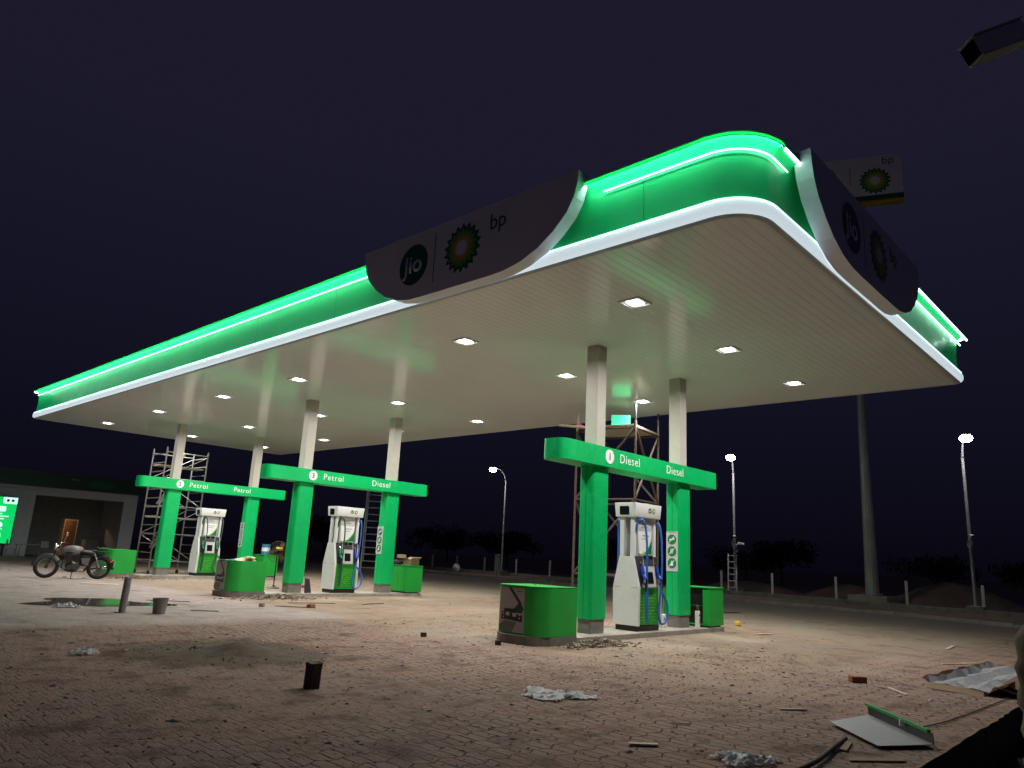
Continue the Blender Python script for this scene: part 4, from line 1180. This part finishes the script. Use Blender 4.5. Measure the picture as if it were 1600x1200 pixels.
rubble((-2.6, -7.0, -.42), 2.4, .35, 260, 'broken stone lying in the dark trench', 31, .10)
def litter():
    """small dark chips, leaves and grit strewn over the paving: too many to count"""
    rnd = random.Random(21); b = MB()
    for i in range(7800):
        if i < 4600: x, y = rnd.uniform(-10, 1.5), rnd.uniform(-6.4, 4)
        elif i < 6900: x, y = rnd.uniform(-9, 14), rnd.uniform(-6.3, 22)
        else: x, y = rnd.gauss(-1.0, 2.2), rnd.gauss(-3.2, 1.0)
        if y < -6.4: continue
        if x > 13: continue
        s = rnd.uniform(.004, .012) * (2.2 if rnd.random() < .05 else 1)
        a = rnd.uniform(0, PI); c, q = math.cos(a), math.sin(a)
        l, w_ = s * rnd.uniform(1, 2.6), s * rnd.uniform(.5, 1)
        pts = [(-l, -w_), (l, -w_ * .6), (l * .8, w_), (-l * .7, w_)]
        z = .003
        vv = [b.bm.verts.new((x + p[0] * c - p[1] * q, y + p[0] * q + p[1] * c, .003)) for p in pts]
        tp = b.bm.verts.new((x + s * rnd.uniform(-.5, .5), y + s * rnd.uniform(-.5, .5), z + s * rnd.uniform(.2, .6)))
        for k in range(4): b.bm.faces.new((vv[k], vv[(k + 1) % 4], tp))
    o = b.build('litter', M['chip']); stuff(o)
    b = MB()
    for i in range(260):
        x, y = (rnd.uniform(-9, 0), rnd.uniform(-6.3, 3)) if i < 190 else (rnd.gauss(-1.6, .7), rnd.gauss(-6.0, .25))
        if y < -6.45: continue
        s = rnd.uniform(.004, .014) * (2 if rnd.random() < .06 else 1); a = rnd.uniform(0, PI)
        b.box((x, y, s * .3), (s * 2.2, s, s * .5), rot=(rnd.uniform(-.3, .3), rnd.uniform(-.3, .3), a))
    stuff(b.build('paper_litter', M['postwhite']))
litter()

# ================================================================== SCAFFOLDS AND LADDERS
def mobile_tower():
    t = thing('scaffold_tower', 'tall silver wheeled scaffold tower behind the farthest island', 'scaffold', (.34, 20.6, 0))
    W_, D_ = 1.62, 1.3
    ps = [(0, 0), (W_, 0), (W_, D_), (0, D_)]
    for (x, y) in ps:
        b = MB(); b.cyl((x, y, .16), (x, y, 4.78), .026, n=10); b.build('upright', M['alu'], t)
        b = MB(); b.cyl((x - .03, y, .07), (x + .03, y, .07), .07, n=16); b.cyl((x, y, .08), (x, y, .16), .02, n=8); b.build('castor', M['rubber'], t)
    b = MB()
    for x in (0, W_):
        for i in range(13):
            z = .45 + i * .34
            b.cyl((x, 0, z), (x, D_, z), .018, n=6)
    for z in (.5, 1.5, 2.55, 3.6, 4.6):
        for y in (0, D_): b.cyl((0, y, z), (W_, y, z), .02, n=6)
    b.build('rungs', M['alu'], t)
    b = MB()
    for z, s in ((.5, 0), (1.5, 1), (2.55, 0), (3.6, 1)):
        for y in (0, D_):
            b.cyl((0 if s else W_, y, z), (W_ if s else 0, y, z + .95), .016, n=6)
    b.build('braces', M['alu'], t)
    for z in (2.12, 4.1):
        b = MB(); b.box((W_ / 2, D_ / 2, z), (W_ + .12, .62, .05)); b.build('platform', M['plank'], t)
    b = MB()
    for s in (.12, .38):
        b.box((W_ * .25, .12 + s, 3.1), (.07, .03, 1.15), rot=(0, .55, 0)); b.box((W_ * .25, .12 + s, 1.45), (.07, .03, 1.15), rot=(0, .55, 0))
    b.build('stair_rail', M['alu'], t)
    h = thing('hard_hat', 'yellow hard hat hung on the silver scaffold tower top rail', 'helmet', (.34 + .55, 20.57, 4.52))
    b = MB(); b.lathe([(.15, 0), (.135, .015), (.125, .06), (.08, .12), (.0, .14)], n=20); b.build('shell', M['yellow'], h, smooth=60)
    b = MB(); b.box((0, -.14, .008), (.16, .10, .012), bev=.004); b.build('peak', M['yellow'], h)
mobile_tower()

def rusty_scaffold():
    A, B_, Cc, D = (4.28, 3.76), (4.60, 2.11), (6.10, 2.36), (5.78, 4.01)
    t = thing('tube_scaffold', 'brown rusty tube scaffold reaching the soffit behind the nearest island', 'scaffold', (0, 0, 0))
    tops = (5.16, 5.36, 5.38, 5.2)
    for p, z in zip((A, B_, Cc, D), tops):
        b = MB(); b.cyl((*p, 0), (*p, z - .45), .032, n=10); u = b.build('upright', M['rust'], t)
        b = MB(); b.cyl((*p, z - .45), (*p, z), .030, n=10); b.build('upright_tip', M['black'] if p != A else M['palewood'], u)
    def P(p, z): return Vector((*p, z))
    for z in (1.0, 2.9, 4.75):
        for p, q in ((A, B_), (B_, Cc), (Cc, D), (D, A)):
            b = MB(); b.cyl(P(p, z), P(q, z), .028, n=8); b.build('ledger', M['rust'], t)
    b = MB()
    for z0, z1 in ((1.0, 2.9), (2.9, 4.75)):
        b.cyl(P(A, z0), P(B_, z1), .034, n=8); b.cyl(P(B_, z1), P(Cc, z0), .03, n=8); b.cyl(P(B_, z0), P(Cc, z1), .03, n=8)
        b.cyl(P(D, z1), P(Cc, z0), .03, n=8); b.cyl(P(A, z1), P(D, z0), .03, n=8)
    b.build('braces', M['rust'], t)
    b = MB(); b.box((5.3, 3.05, 4.82), (1.75, 1.55, .045), rot=(0, 0, .165)); pl = b.build('platform', M['plank'], t)
    b = MB(); b.box((4.02, 3.70, 4.80), (.75, .22, .03), rot=(0, .05, -.9)); o = b.build('plank', M['palewood'], t)
    b = MB(); b.torus((A[0], A[1], 4.92), .045, .022, 'Z', 14, 6); b.box((A[0] + .10, A[1] - .10, 4.86), (.22, .02, .06), rot=(0, .4, -.8)); o = b.build('ribbon', M['pink'], t)
    t2 = thing('green_panel', 'small glowing green panel lying on the rusty scaffold platform', 'panel', (4.86, 2.75, 4.846), -.95)
    b = MB(); b.box((0, 0, .16), (.50, .06, .32), bev=.01); b.build('body', M['greenglow'], t2)  # green emission put into the material makes the panel glow by itself
    b = MB(); b.box((0, 0, .0), (.44, .10, .01)); b.build('foot', M['charcoal'], t2)
rusty_scaffold()

def ladder_obj(label, loc, rz, L, wd, lean, m, rungs, rail=.03, cat='ladder', double=False):
    t = thing('ladder', label, cat, loc, rz)
    def P(u, s, o=0): return Vector((s * wd / 2, math.sin(lean) * s * 0 + math.sin(lean) * u + o, math.cos(lean) * u))
    for s in (-1, 1):
        b = MB(); b.tube([P(0, s), P(L, s)], rail, 6); b.build('rail', m, t)
        if double:
            b = MB(); b.tube([P(.6, s * .82, .14), P(L * .96, s * .82, .06)], rail * .8, 6); b.build('rail', m, t)
    b = MB()
    for i in range(rungs):
        u = (i + .7) * L / rungs; b.cyl(P(u, -1), P(u, 1), rail * .62, n=6)
    b.build('rungs', m, t)
    return t
ladder_obj('tall wide dark ladder frame standing beyond the middle gantry', (15.2, 27.0, 0), -.64, 4.95, 1.05, .06, M['alu2'], 13, .045, double=True)
ladder_obj('wooden ladder leaning on a street lamp pole beyond the nearest cabinet', (26.0, 10.05, .1), -1.15, 2.05, .42, .30, M['postwhite'], 6, .035)

# ================================================================== STREET LAMPS, MAST, POSTS
def cctv(parent_loc, name_label, rz, m):
    pass
def street_lamp(loc, dirx, diry, H, label, cams=0, power=1.0, arm=1.1):
    t = thing('street_lamp', label, 'street lamp', loc, 0, 'lit street lamps along the road')
    d = Vector((dirx, diry, 0)).normalized()
    b = MB(); b.box((0, 0, .12), (.62, .62, .36), bev=.01); b.build('footing', M['kerb'], t)
    b = MB(); b.box((0, 0, .312), (.30, .30, .02)); b.build('base_plate', M['steel'], t)
    pts = [Vector((0, 0, .32)), Vector((0, 0, 2.6)), Vector((0, 0, H - 1.1)), Vector((0, 0, H - .8)) + d * .03, Vector((0, 0, H - .35)) + d * .22, Vector((0, 0, H - .05)) + d * .62, Vector((0, 0, H)) + d * arm]
    b = MB(); b.tube(bez(pts, 5), [.075 - .045 * i / 30 for i in range(31)], 10); b.build('pole', M['polepaint'], t, smooth=60)
    rz = math.atan2(d.y, d.x)
    b = MB(); b.box(Vector((0, 0, H + .02)) + d * (arm + .22), (.50, .30, .09), rot=(0, .0, rz), bev=.035); hd = b.build('lamp_head', M['polepaint'], t)
    b = MB(); b.lathe([(.0, -.26), (.13, -.24), (.22, -.17), (.25, -.08), (.20, .0)], c=Vector((0, 0, H - .036)) + d * (arm + .25), n=18); b.build('led_glow_bowl', M['lamphead'], hd, smooth=60)  # glowing bowl enlarged to imitate the glare round the lamp
    ld = bpy.data.lights.new('street_light', 'SPOT'); ld.energy = LAMP_W * power; ld.spot_size = math.radians(150); ld.spot_blend = .8; ld.shadow_soft_size = .12; ld.color = (1, .95, .9)
    lo = bpy.data.objects.new('street_light', ld); C.objects.link(lo); lo.parent = t; lo.location = Vector((0, 0, H - .32)) + d * (arm + .25)
    return t, d
CG = 'cameras on the lamp poles'
def pole_camera(loc, rz, label):
    t = thing('security_camera', label, 'camera', loc, rz)
    b = MB(); b.box((-.26, 0, 0), (.34, .13, .12), rot=(0, -.15, 0), bev=.02); b.build('housing', M['cam'], t)
    b = MB(); b.box((-.435, 0, -.026), (.01, .10, .09), rot=(0, -.15, 0)); b.build('lens', M['screen'], t)
    b = MB(); b.tube([(0.02, 0, -.04), (-.10, 0, -.05), (-.20, 0, -.07)], .02, 6); b.build('bracket', M['cam'], t)
    b = MB(); b.tube(bez([(-.02, .03, -.08), (.06, .12, -.30), (-.02, .05, -.48), (-.08, -.06, -.30), (-.02, .02, -.10)], 6), .012, 6); b.build('cable_loop', M['grey'], t)
street_lamp((24.85, -1.2, 0), -.93, -.37, 7.25, 'lit street lamp at the far right, nearest of the three', power=.35, arm=.75)
street_lamp((26.65, 10.2, 0), -.944, -.33, 7.25, 'lit street lamp with a ladder leaning against its pole', power=1, arm=.85)
street_lamp((27.45, 28.15, 0), -1, .05, 7.4, 'lit street lamp farthest off, seen between the two nearer gantries', power=1, arm=1.1)
pole_camera((24.79, -1.23, 3.12), .4, 'small white security camera on the far right lamp pole')
pole_camera((26.57, 10.17, 2.95), .5, 'upper security camera on the lamp pole with the ladder')
pole_camera((26.66, 10.12, 2.62), 2.3, 'lower security camera on the lamp pole with the ladder')

def mast():
    t = thing('mast_sign', 'very tall tapered pole carrying a high white bp sign box', 'mast sign', (30.5, 4.5, 0))
    b = MB(); b.lathe([(.33, .25), (.26, 6.0), (.19, 11), (.15, 22.2)], n=14); b.build('pole', M['mastgrey'], t, smooth=15)
    b = MB(); b.box((0, 0, .05), (1.9, 1.9, .5), bev=.03); b.build('footing', M['kerb'], t)
    b = MB(); b.lathe([(.52, .31), (.52, .34), (.34, .34)], n=20)
    for i in range(12):
        a = 2 * PI * i / 12; b.cyl((.45 * math.cos(a), .45 * math.sin(a), .33), (.45 * math.cos(a), .45 * math.sin(a), .42), .03, n=6)
    b.build('flange', M['steel'], t)
    u = Vector((.39, -.92, 0)); n = Vector((-.92, -.39, 0)); rz = math.atan2(u.y, u.x)
    b = MB(); b.box((0, 0, 24.0), (5.7, .55, 2.5), rot=(0, 0, rz)); bx = b.build('sign_box', M['board'], t)
    b = MB(); b.box((0, 0, 22.59), (5.71, .56, .30), rot=(0, 0, rz)); b.build('green_strip', M['logodark'], bx)
    b = MB(); b.box((0, 0, 22.36), (5.71, .56, .13), rot=(0, 0, rz)); b.build('yellow_strip', M['yellowp'], bx)
    for s in (1, -1):
        fr = frame(Vector((0, 0, 24.0)) + n * .276 * s, u * s, n * s)
        for i, (R, r, mm) in enumerate(((.86, .68, 'logodark'), (.72, .54, 'midgreen'), (.54, .40, 'yellowp'), (.34, .22, 'board'))):
            b = MB(); decal(b, fr, star(1.42, -.36, R, r), .01 * i, .01 * i + .01); b.build('sunburst', M[mm], bx)
        place_text('lettering', 'bp', .66, M['ink'], bx, lambda a, c, d, fr=fr: fr(a + 2.15, c + .86, d), depth=.01)
        b = MB(); decal(b, fr, rect(.10, -.5, .13, .6), 0, .01); b.build('divider', M['ink'], bx)
        b = MB(); decal(b, fr, circ(-1.5, 0, .9, 36), 0, .01); b.build('logo_disc', M['logodark'], bx)
        place_text('lettering', 'Jio', 1.05, M['board'], bx, lambda a, c, d, fr=fr: fr(a - 1.5, c, d + .01), bold=.04, depth=.01)
M['mastgrey'] = mat('galvanised mast', (0.34, 0.35, 0.31), 0.5, metal=.2, var=.2, scale=.8)
mast()

def fence_posts():
    P = [(27.1, -1.05), (28.3, 2.3), (29.3, 5.9), (30.2, 9.7), (31.0, 13.2), (31.9, 27.4), (32.6, 31.4), (33.6, 35.9), (35.6, 41.4), (33.0, 41.8)]
    spots = ['beside the far right lamp', 'between the far right lamp and the tall mast', 'left of the tall mast', 'right of the ladder', 'just left of the ladder', 'right of the farthest lamp, first', 'right of the farthest lamp, second', 'left of the farthest lamp', 'second left of the farthest lamp', 'leftmost, above the middle cabinet']
    for (x, y), s in zip(P, spots):
        b = MB(); b.box((0, 0, .56), (.15, .12, 1.22), bev=.01); o = b.build('concrete_post', M['postwhite'], loc=(x, y, -.03))
        o.rotation_euler = (random.uniform(-.015, .015), random.uniform(-.015, .015), .2)
        tag(o, 'whitewashed concrete fence post %s' % s, 'post', 'concrete posts behind the back kerb')
fence_posts()
def verge_things():
    t = thing('notice_board', 'pale board standing upright near the farthest lamp', 'board', (26.0, 27.2, 0), -.75)
    b = MB(); b.box((0, 0, .85), (.38, .05, 1.1), bev=.01); b.build('panel', M['plank'], t)
    b = MB(); b.cyl((-.12, 0, -.05), (-.12, 0, .32), .03); b.cyl((.12, 0, -.05), (.12, 0, .32), .03); b.build('leg', M['postwhite'], t)
    lump('boulder', 'white sack sitting by the back kerb left of the farthest lamp', 'sack', (26.8, 32.1, -.04), (.25, .25, .32), M['postwhite'], 5, .15)
    for i, (x, y, s) in enumerate(((21.5, 15.2, .5),)):
        t = thing('block_stack', 'stack of pale slabs beyond the nearest front pillar', 'slabs', (24.3, 17.9, -.03), .6)
        for k in range(5):
            b = MB(); b.box((random.uniform(-.04, .04), random.uniform(-.04, .04), .09 + k * .165), (1.5, .9, .15), bev=.01); b.build('slab', M['postwhite'], t)
    rubble((22.5, 20.2, -.03), .9, .9, 70, 'rubble on the verge beyond the nearest front pillar', 14, .12)
    rubble((23.5, 31.5, -.03), 1.8, 2.2, 120, 'brush and rubble between the kerbs beyond the middle cabinet', 16, .10)
verge_things()

# right-hand post close to the viewer and the camera above it
def near_post():
    t = thing('wrapped_post', 'stout post wrapped in sacking at the right edge, close by', 'post', (-8.527, -7.918, -.36))
    b = MB(); b.lathe([(.112, 0), (.112, 1.26)], n=24); b.build('post', M['postgrey'], t, smooth=40)
    b = MB(); rnd = random.Random(4)
    prof = [(.118, 1.20), (.128, 1.22)] + [(.128 + .006 * math.sin(i * 1.9) + rnd.uniform(-.003, .003), 1.22 + i * .024) for i in range(1, 14)] + [(.125, 1.56), (.10, 1.60), (.0, 1.62)]
    b.lathe(prof, n=28)
    for v in b.bm.verts:
        a = math.atan2(v.co.y, v.co.x); k = 1 + .014 * math.sin(3 * a + v.co.z * 22) + .010 * math.sin(7 * a - v.co.z * 30)
        v.co.x *= k; v.co.y *= k
    b.build('sacking', M['wrap'], t, smooth=60)
    t = thing('camera_pole', 'grey pole bearing a security camera at the upper right edge', 'camera pole', (-8.22, -8.26, -.42))
    b = MB(); b.cyl((0, 0, 0), (0, 0, 3.9), .045, n=16); b.build('pole', M['steel'], t, smooth=40)
    b = MB(); b.box((0, 0, .01), (.3, .3, .02)); b.build('base_plate', M['steel'], t)
    # housing axis from the pole towards the forecourt
    p0 = Vector((-8.50, -7.93, 3.20)) - t.location; p1 = Vector((-8.66, -7.85, 3.045)) - t.location
    R_ = Vector((.685, -.728, 0)); 
    rear = Vector((-8.51, -7.975, 3.115)) - t.location; front = Vector((-8.628, -7.855, 3.035)) - t.location
    ax = (front - rear).normalized(); side = ax.cross(Vector((0, 0, 1))).normalized(); up = side.cross(ax)
    m3 = Matrix((ax, side, up)).transposed()
    b = MB(); b.box((front + rear) / 2, ((front - rear).length, .075, .072), rot=m3, bev=.006); hs = b.build('housing', M['cam'], t)
    b = MB(); b.box((front + rear) / 2 + up * .0395 - ax * .004, ((front - rear).length + .004, .080, .005), rot=m3); b.build('sun_shield', M['cam'], hs)
    b = MB(); b.box(front + ax * .002, (.004, .062, .058), rot=m3); b.build('glass', M['screen'], hs)
    b = MB(); b.tube(bez([(0, 0, 3.62), tuple((rear - up * .03) * .5 + Vector((0, 0, 1.80)) + Vector((0, 0, 0))), tuple(rear - up * .02)], 6), .014, 8); b.build('bracket', M['steel'], t)
near_post()

# ================================================================== SHOP BUILDING
def shop():
    Y = 38.5
    t = thing('shop_building', 'low unlit grey shop with dark green fascia and wide open recess', 'building', (0, Y, 0))
    b = MB(); b.b2((-9, 0, 0), (.85, .25, 3.75)); b.b2((5.45, 0, 0), (6.2, .25, 3.75)); b.b2((.851, 0, 3.30), (5.449, .25, 3.75)); b.b2((-9, .251, 0), (-8.75, 9, 3.75)); b.b2((5.95, .251, 0), (6.2, 9, 3.75)); b.b2((-8.749, 8.75, 0), (5.949, 9, 3.75))
    b.build('wall', M['wall'], t)
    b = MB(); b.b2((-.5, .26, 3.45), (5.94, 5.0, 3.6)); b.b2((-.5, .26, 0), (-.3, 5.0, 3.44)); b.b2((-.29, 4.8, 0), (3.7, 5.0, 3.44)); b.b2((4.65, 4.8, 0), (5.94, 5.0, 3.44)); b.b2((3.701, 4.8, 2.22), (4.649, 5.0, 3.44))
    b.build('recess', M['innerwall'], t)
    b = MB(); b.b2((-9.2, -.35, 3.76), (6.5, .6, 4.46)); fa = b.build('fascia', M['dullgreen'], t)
    b = MB(); fr = frame((3.9, -.35, 4.12), (1, 0, 0), (0, -1, 0)); decal(b, fr, circ(0, 0, .75, 32, .26), 0, .03); b.build('oval_sign', M['logodark'], fa)
    b = MB(); b.cyl((2.3, -.45, 4.28), (2.75, -.45, 4.28), .02); b.build('sign_lamp', M['steel'], fa)
    b = MB(); b.b2((-9, -.25, 4.47), (6.3, 9, 4.6)); b.build('roof', M['charcoal'], t)
    b = MB(); b.cyl((-6, -.06, 3.62), (1.9, -.06, 3.55), .025, n=8); b.build('conduit', M['letter'], t)
    # doorway with wooden leaf, lit from the back room
    b = MB(); b.b2((3.7, 4.74, 0), (3.86, 4.795, 2.25)); b.b2((3.861, 4.74, 2.18), (4.65, 4.795, 2.25)); b.build('door_frame', M['doorframe'], t)
    b = MB(); b.box((-.36, 0, 1.06), (.72, .04, 2.10)); d = b.build('door', M['doorwood'], t); d.location = (4.64, 5.02, .02); d.rotation_euler = (0, 0, -.85)
    b = MB(); b.cyl((-.64, -.02, 1.0), (-.64, -.07, 1.0), .025, n=10); b.build('handle', M['steel'], d)
    b = MB(); b.b2((2.6, 7.0, 0), (5.9, 7.1, 3.4)); b.build('back_room_wall', M['doorframe'], t)
    b = MB(); b.b2((1.0, 4.0, 0), (2.6, 4.6, 1.0)); b.b2((4.9, 3.6, 0), (5.6, 4.4, 1.0)); b.build('counter', M['innerwall'], t)
    b = MB(); b.cyl((3.3, 6.2, 2.9), (3.3, 6.2, 2.98), .12, n=16); b.build('room_lamp', M['diffuser'], t)
    ld = bpy.data.lights.new('door_light', 'POINT'); ld.energy = 30; ld.color = (1, .72, .42); ld.shadow_soft_size = .08
    lo = bpy.data.objects.new('door_light', ld); C.objects.link(lo); lo.parent = t; lo.location = (3.3, 6.0, 2.6)
    # backlit information board
    t2 = thing('display_board', 'glowing green and white information board at the far left', 'display board', (-1.12, Y - .32, .62))
    b = MB(); b.b2((-1.12, -.02, -.03), (1.13, .16, 2.46)); b.build('case', M['charcoal'], t2)
    fr = frame((0, -.021, 0), (1, 0, 0), (0, -1, 0))
    b = MB(); decal(b, fr, rect(-1.08, .02, 1.08, 2.42), .0, .01); b.build('panel', M['dispgreen'], t2)
    b = MB(); decal(b, fr, rpoly(.42, 2.08, 1.08, 2.42, (.10, 0.001, .001, .001), 5), .012, .016); b.build('logo_tab', M['dispwhite'], t2)
    b = MB(); decal(b, fr, circ(.64, 2.25, .07, 16), .018, .020); decal(b, fr, circ(.86, 2.25, .07, 16), .018, .020); b.build('logo', M['ink'], t2)
    b = MB(); decal(b, fr, rpoly(-.9, 1.66, .62, 1.94, (.05,) * 4, 4), .012, .016); decal(b, fr, rpoly(-.95, .10, .60, .55, (.06,) * 4, 4), .012, .016)
    for i, e in enumerate((.50, .80, .60, .30)): decal(b, fr, rect(-.9, 1.52 - i * .13, e, 1.575 - i * .13), .012, .016)
    for x in (-.6, -.05, .45):
        decal(b, fr, circ(x, .97 if x < .4 else .97, .15, 24), .012, .016)
    decal(b, fr, rect(.28, .74, .62, .77), .012, .016); b.build('print', M['dispwhite'], t2)
    b = MB(); b.b2((-.9, .03, -.62), (-.8, .12, -.031)); b.b2((.8, .03, -.62), (.9, .12, -.031)); b.build('leg', M['charcoal'], t2)
shop()
def chairs():
    def chair(loc, rz, lab):
        t = thing('chair', lab, 'chair', loc, rz, 'chairs standing before the shop')
        b = MB(); b.box((0, 0, .43), (.44, .42, .03), bev=.01); b.build('seat', M['grey'], t)
        b = MB(); b.box((0, .20, .70), (.44, .03, .34), bev=.01, rot=(-.12, 0, 0)); b.build('backrest', M['grey'], t)
        for x in (-.19, .19):
            for y in (-.18, .18):
                b = MB(); b.cyl((x, y, .415), (x * 1.15, y * 1.15, 0), .018, n=6); b.build('leg', M['grey'], t)
        return t
    c = chair((1.05, 35.6, 0), .4, 'grey chair with its back to the shop, right of the group')
    dup(c, (-.35, 36.4, 0), 1.2, 'grey chair just below the glowing board', 'chairs standing before the shop')
    dup(c, (-1.6, 36.0, 0), -1.0, 'grey chair at the extreme left edge', 'chairs standing before the shop')
    t = thing('table', 'low dark table among the chairs before the shop', 'table', (.35, 36.2, 0))
    b = MB(); b.box((0, 0, .66), (1.0, .7, .04), bev=.01); b.build('top', M['innerwall'], t)
    for x in (-.44, .44):
        for y in (-.3, .3):
            b = MB(); b.cyl((x, y, 0), (x, y, .64), .025, n=6); b.build('leg', M['innerwall'], t)
chairs()

# ================================================================== TREES
def tree(loc, H, R_, seed, label, flat=.6):
    rnd = random.Random(seed); t = thing('tree', label, 'tree', loc, 0, 'dark trees beyond the verge')
    b = MB(); th = H * .35
    b.tube([(0, 0, -.1), (.1, 0, th * .5), (0, .1, th), (.1, .1, H * .7)], [H * .035, H * .028, H * .022, H * .01], 8)
    for i in range(6):
        a = rnd.uniform(0, 2 * PI); b.tube([(0, .05, th * rnd.uniform(.8, 1.2)), (R_ * .35 * math.cos(a), R_ * .35 * math.sin(a), H * .55), (R_ * .7 * math.cos(a), R_ * .7 * math.sin(a), H * .68)], [H * .016, H * .01, H * .004], 6)
    b.build('trunk', M['bark'], t)
    b = MB()
    cl = [(rnd.uniform(-1, 1) * R_ * .7, rnd.uniform(-1, 1) * R_ * .7, H * (.68 + rnd.uniform(-.18, .22)), rnd.uniform(.25, .45) * R_) for _ in range(22)]
    for cx, cy, cz, cr in cl:
        for i in range(150):
            d = Vector((rnd.gauss(0, 1), rnd.gauss(0, 1), rnd.gauss(0, 1))).normalized() * cr * rnd.uniform(.5, 1.05); d.z *= flat
            s = rnd.uniform(.08, .2) * H * .18; q = Euler((rnd.uniform(0, 6), rnd.uniform(0, 6), 0)).to_matrix()
            vv = [b.bm.verts.new(Vector((cx, cy, cz)) + d + q @ Vector((sx * s, sy * s * .6, 0))) for sx, sy in ((-1, -1), (1, -1), (1, 1), (-1, 1))]
            b.bm.faces.new(vv)
    b.build('crown', M['leaf'], t)
TREES = [((62, 22.5, 0), 4.1, 3.2, 'broad round tree on the skyline right of the ladder'), ((70, 30, 0), 3.4, 4.4, 'low tree on the skyline left of the ladder'), ((75, 12, 0), 3.3, 4.6, 'low dark tree behind the tall mast'),
         ((66, 2, 0), 2.8, 3.6, 'low tree behind the far right lamp'), ((60, 58, 0), 4.2, 4.6, 'spreading tree behind the farthest lamp'), ((66, 76, 0), 5.0, 5.4, 'large tree on the skyline above the middle cabinet'), ((50, 85, 0), 5.0, 5.4, 'tree on the skyline behind the middle dispenser'), ((70, 46, 0), 3.8, 4.4, 'tree on the skyline behind the nearest front pillar')]
for i, (l, h, r, lab) in enumerate(TREES): tree(l, h, r, 40 + i, lab)
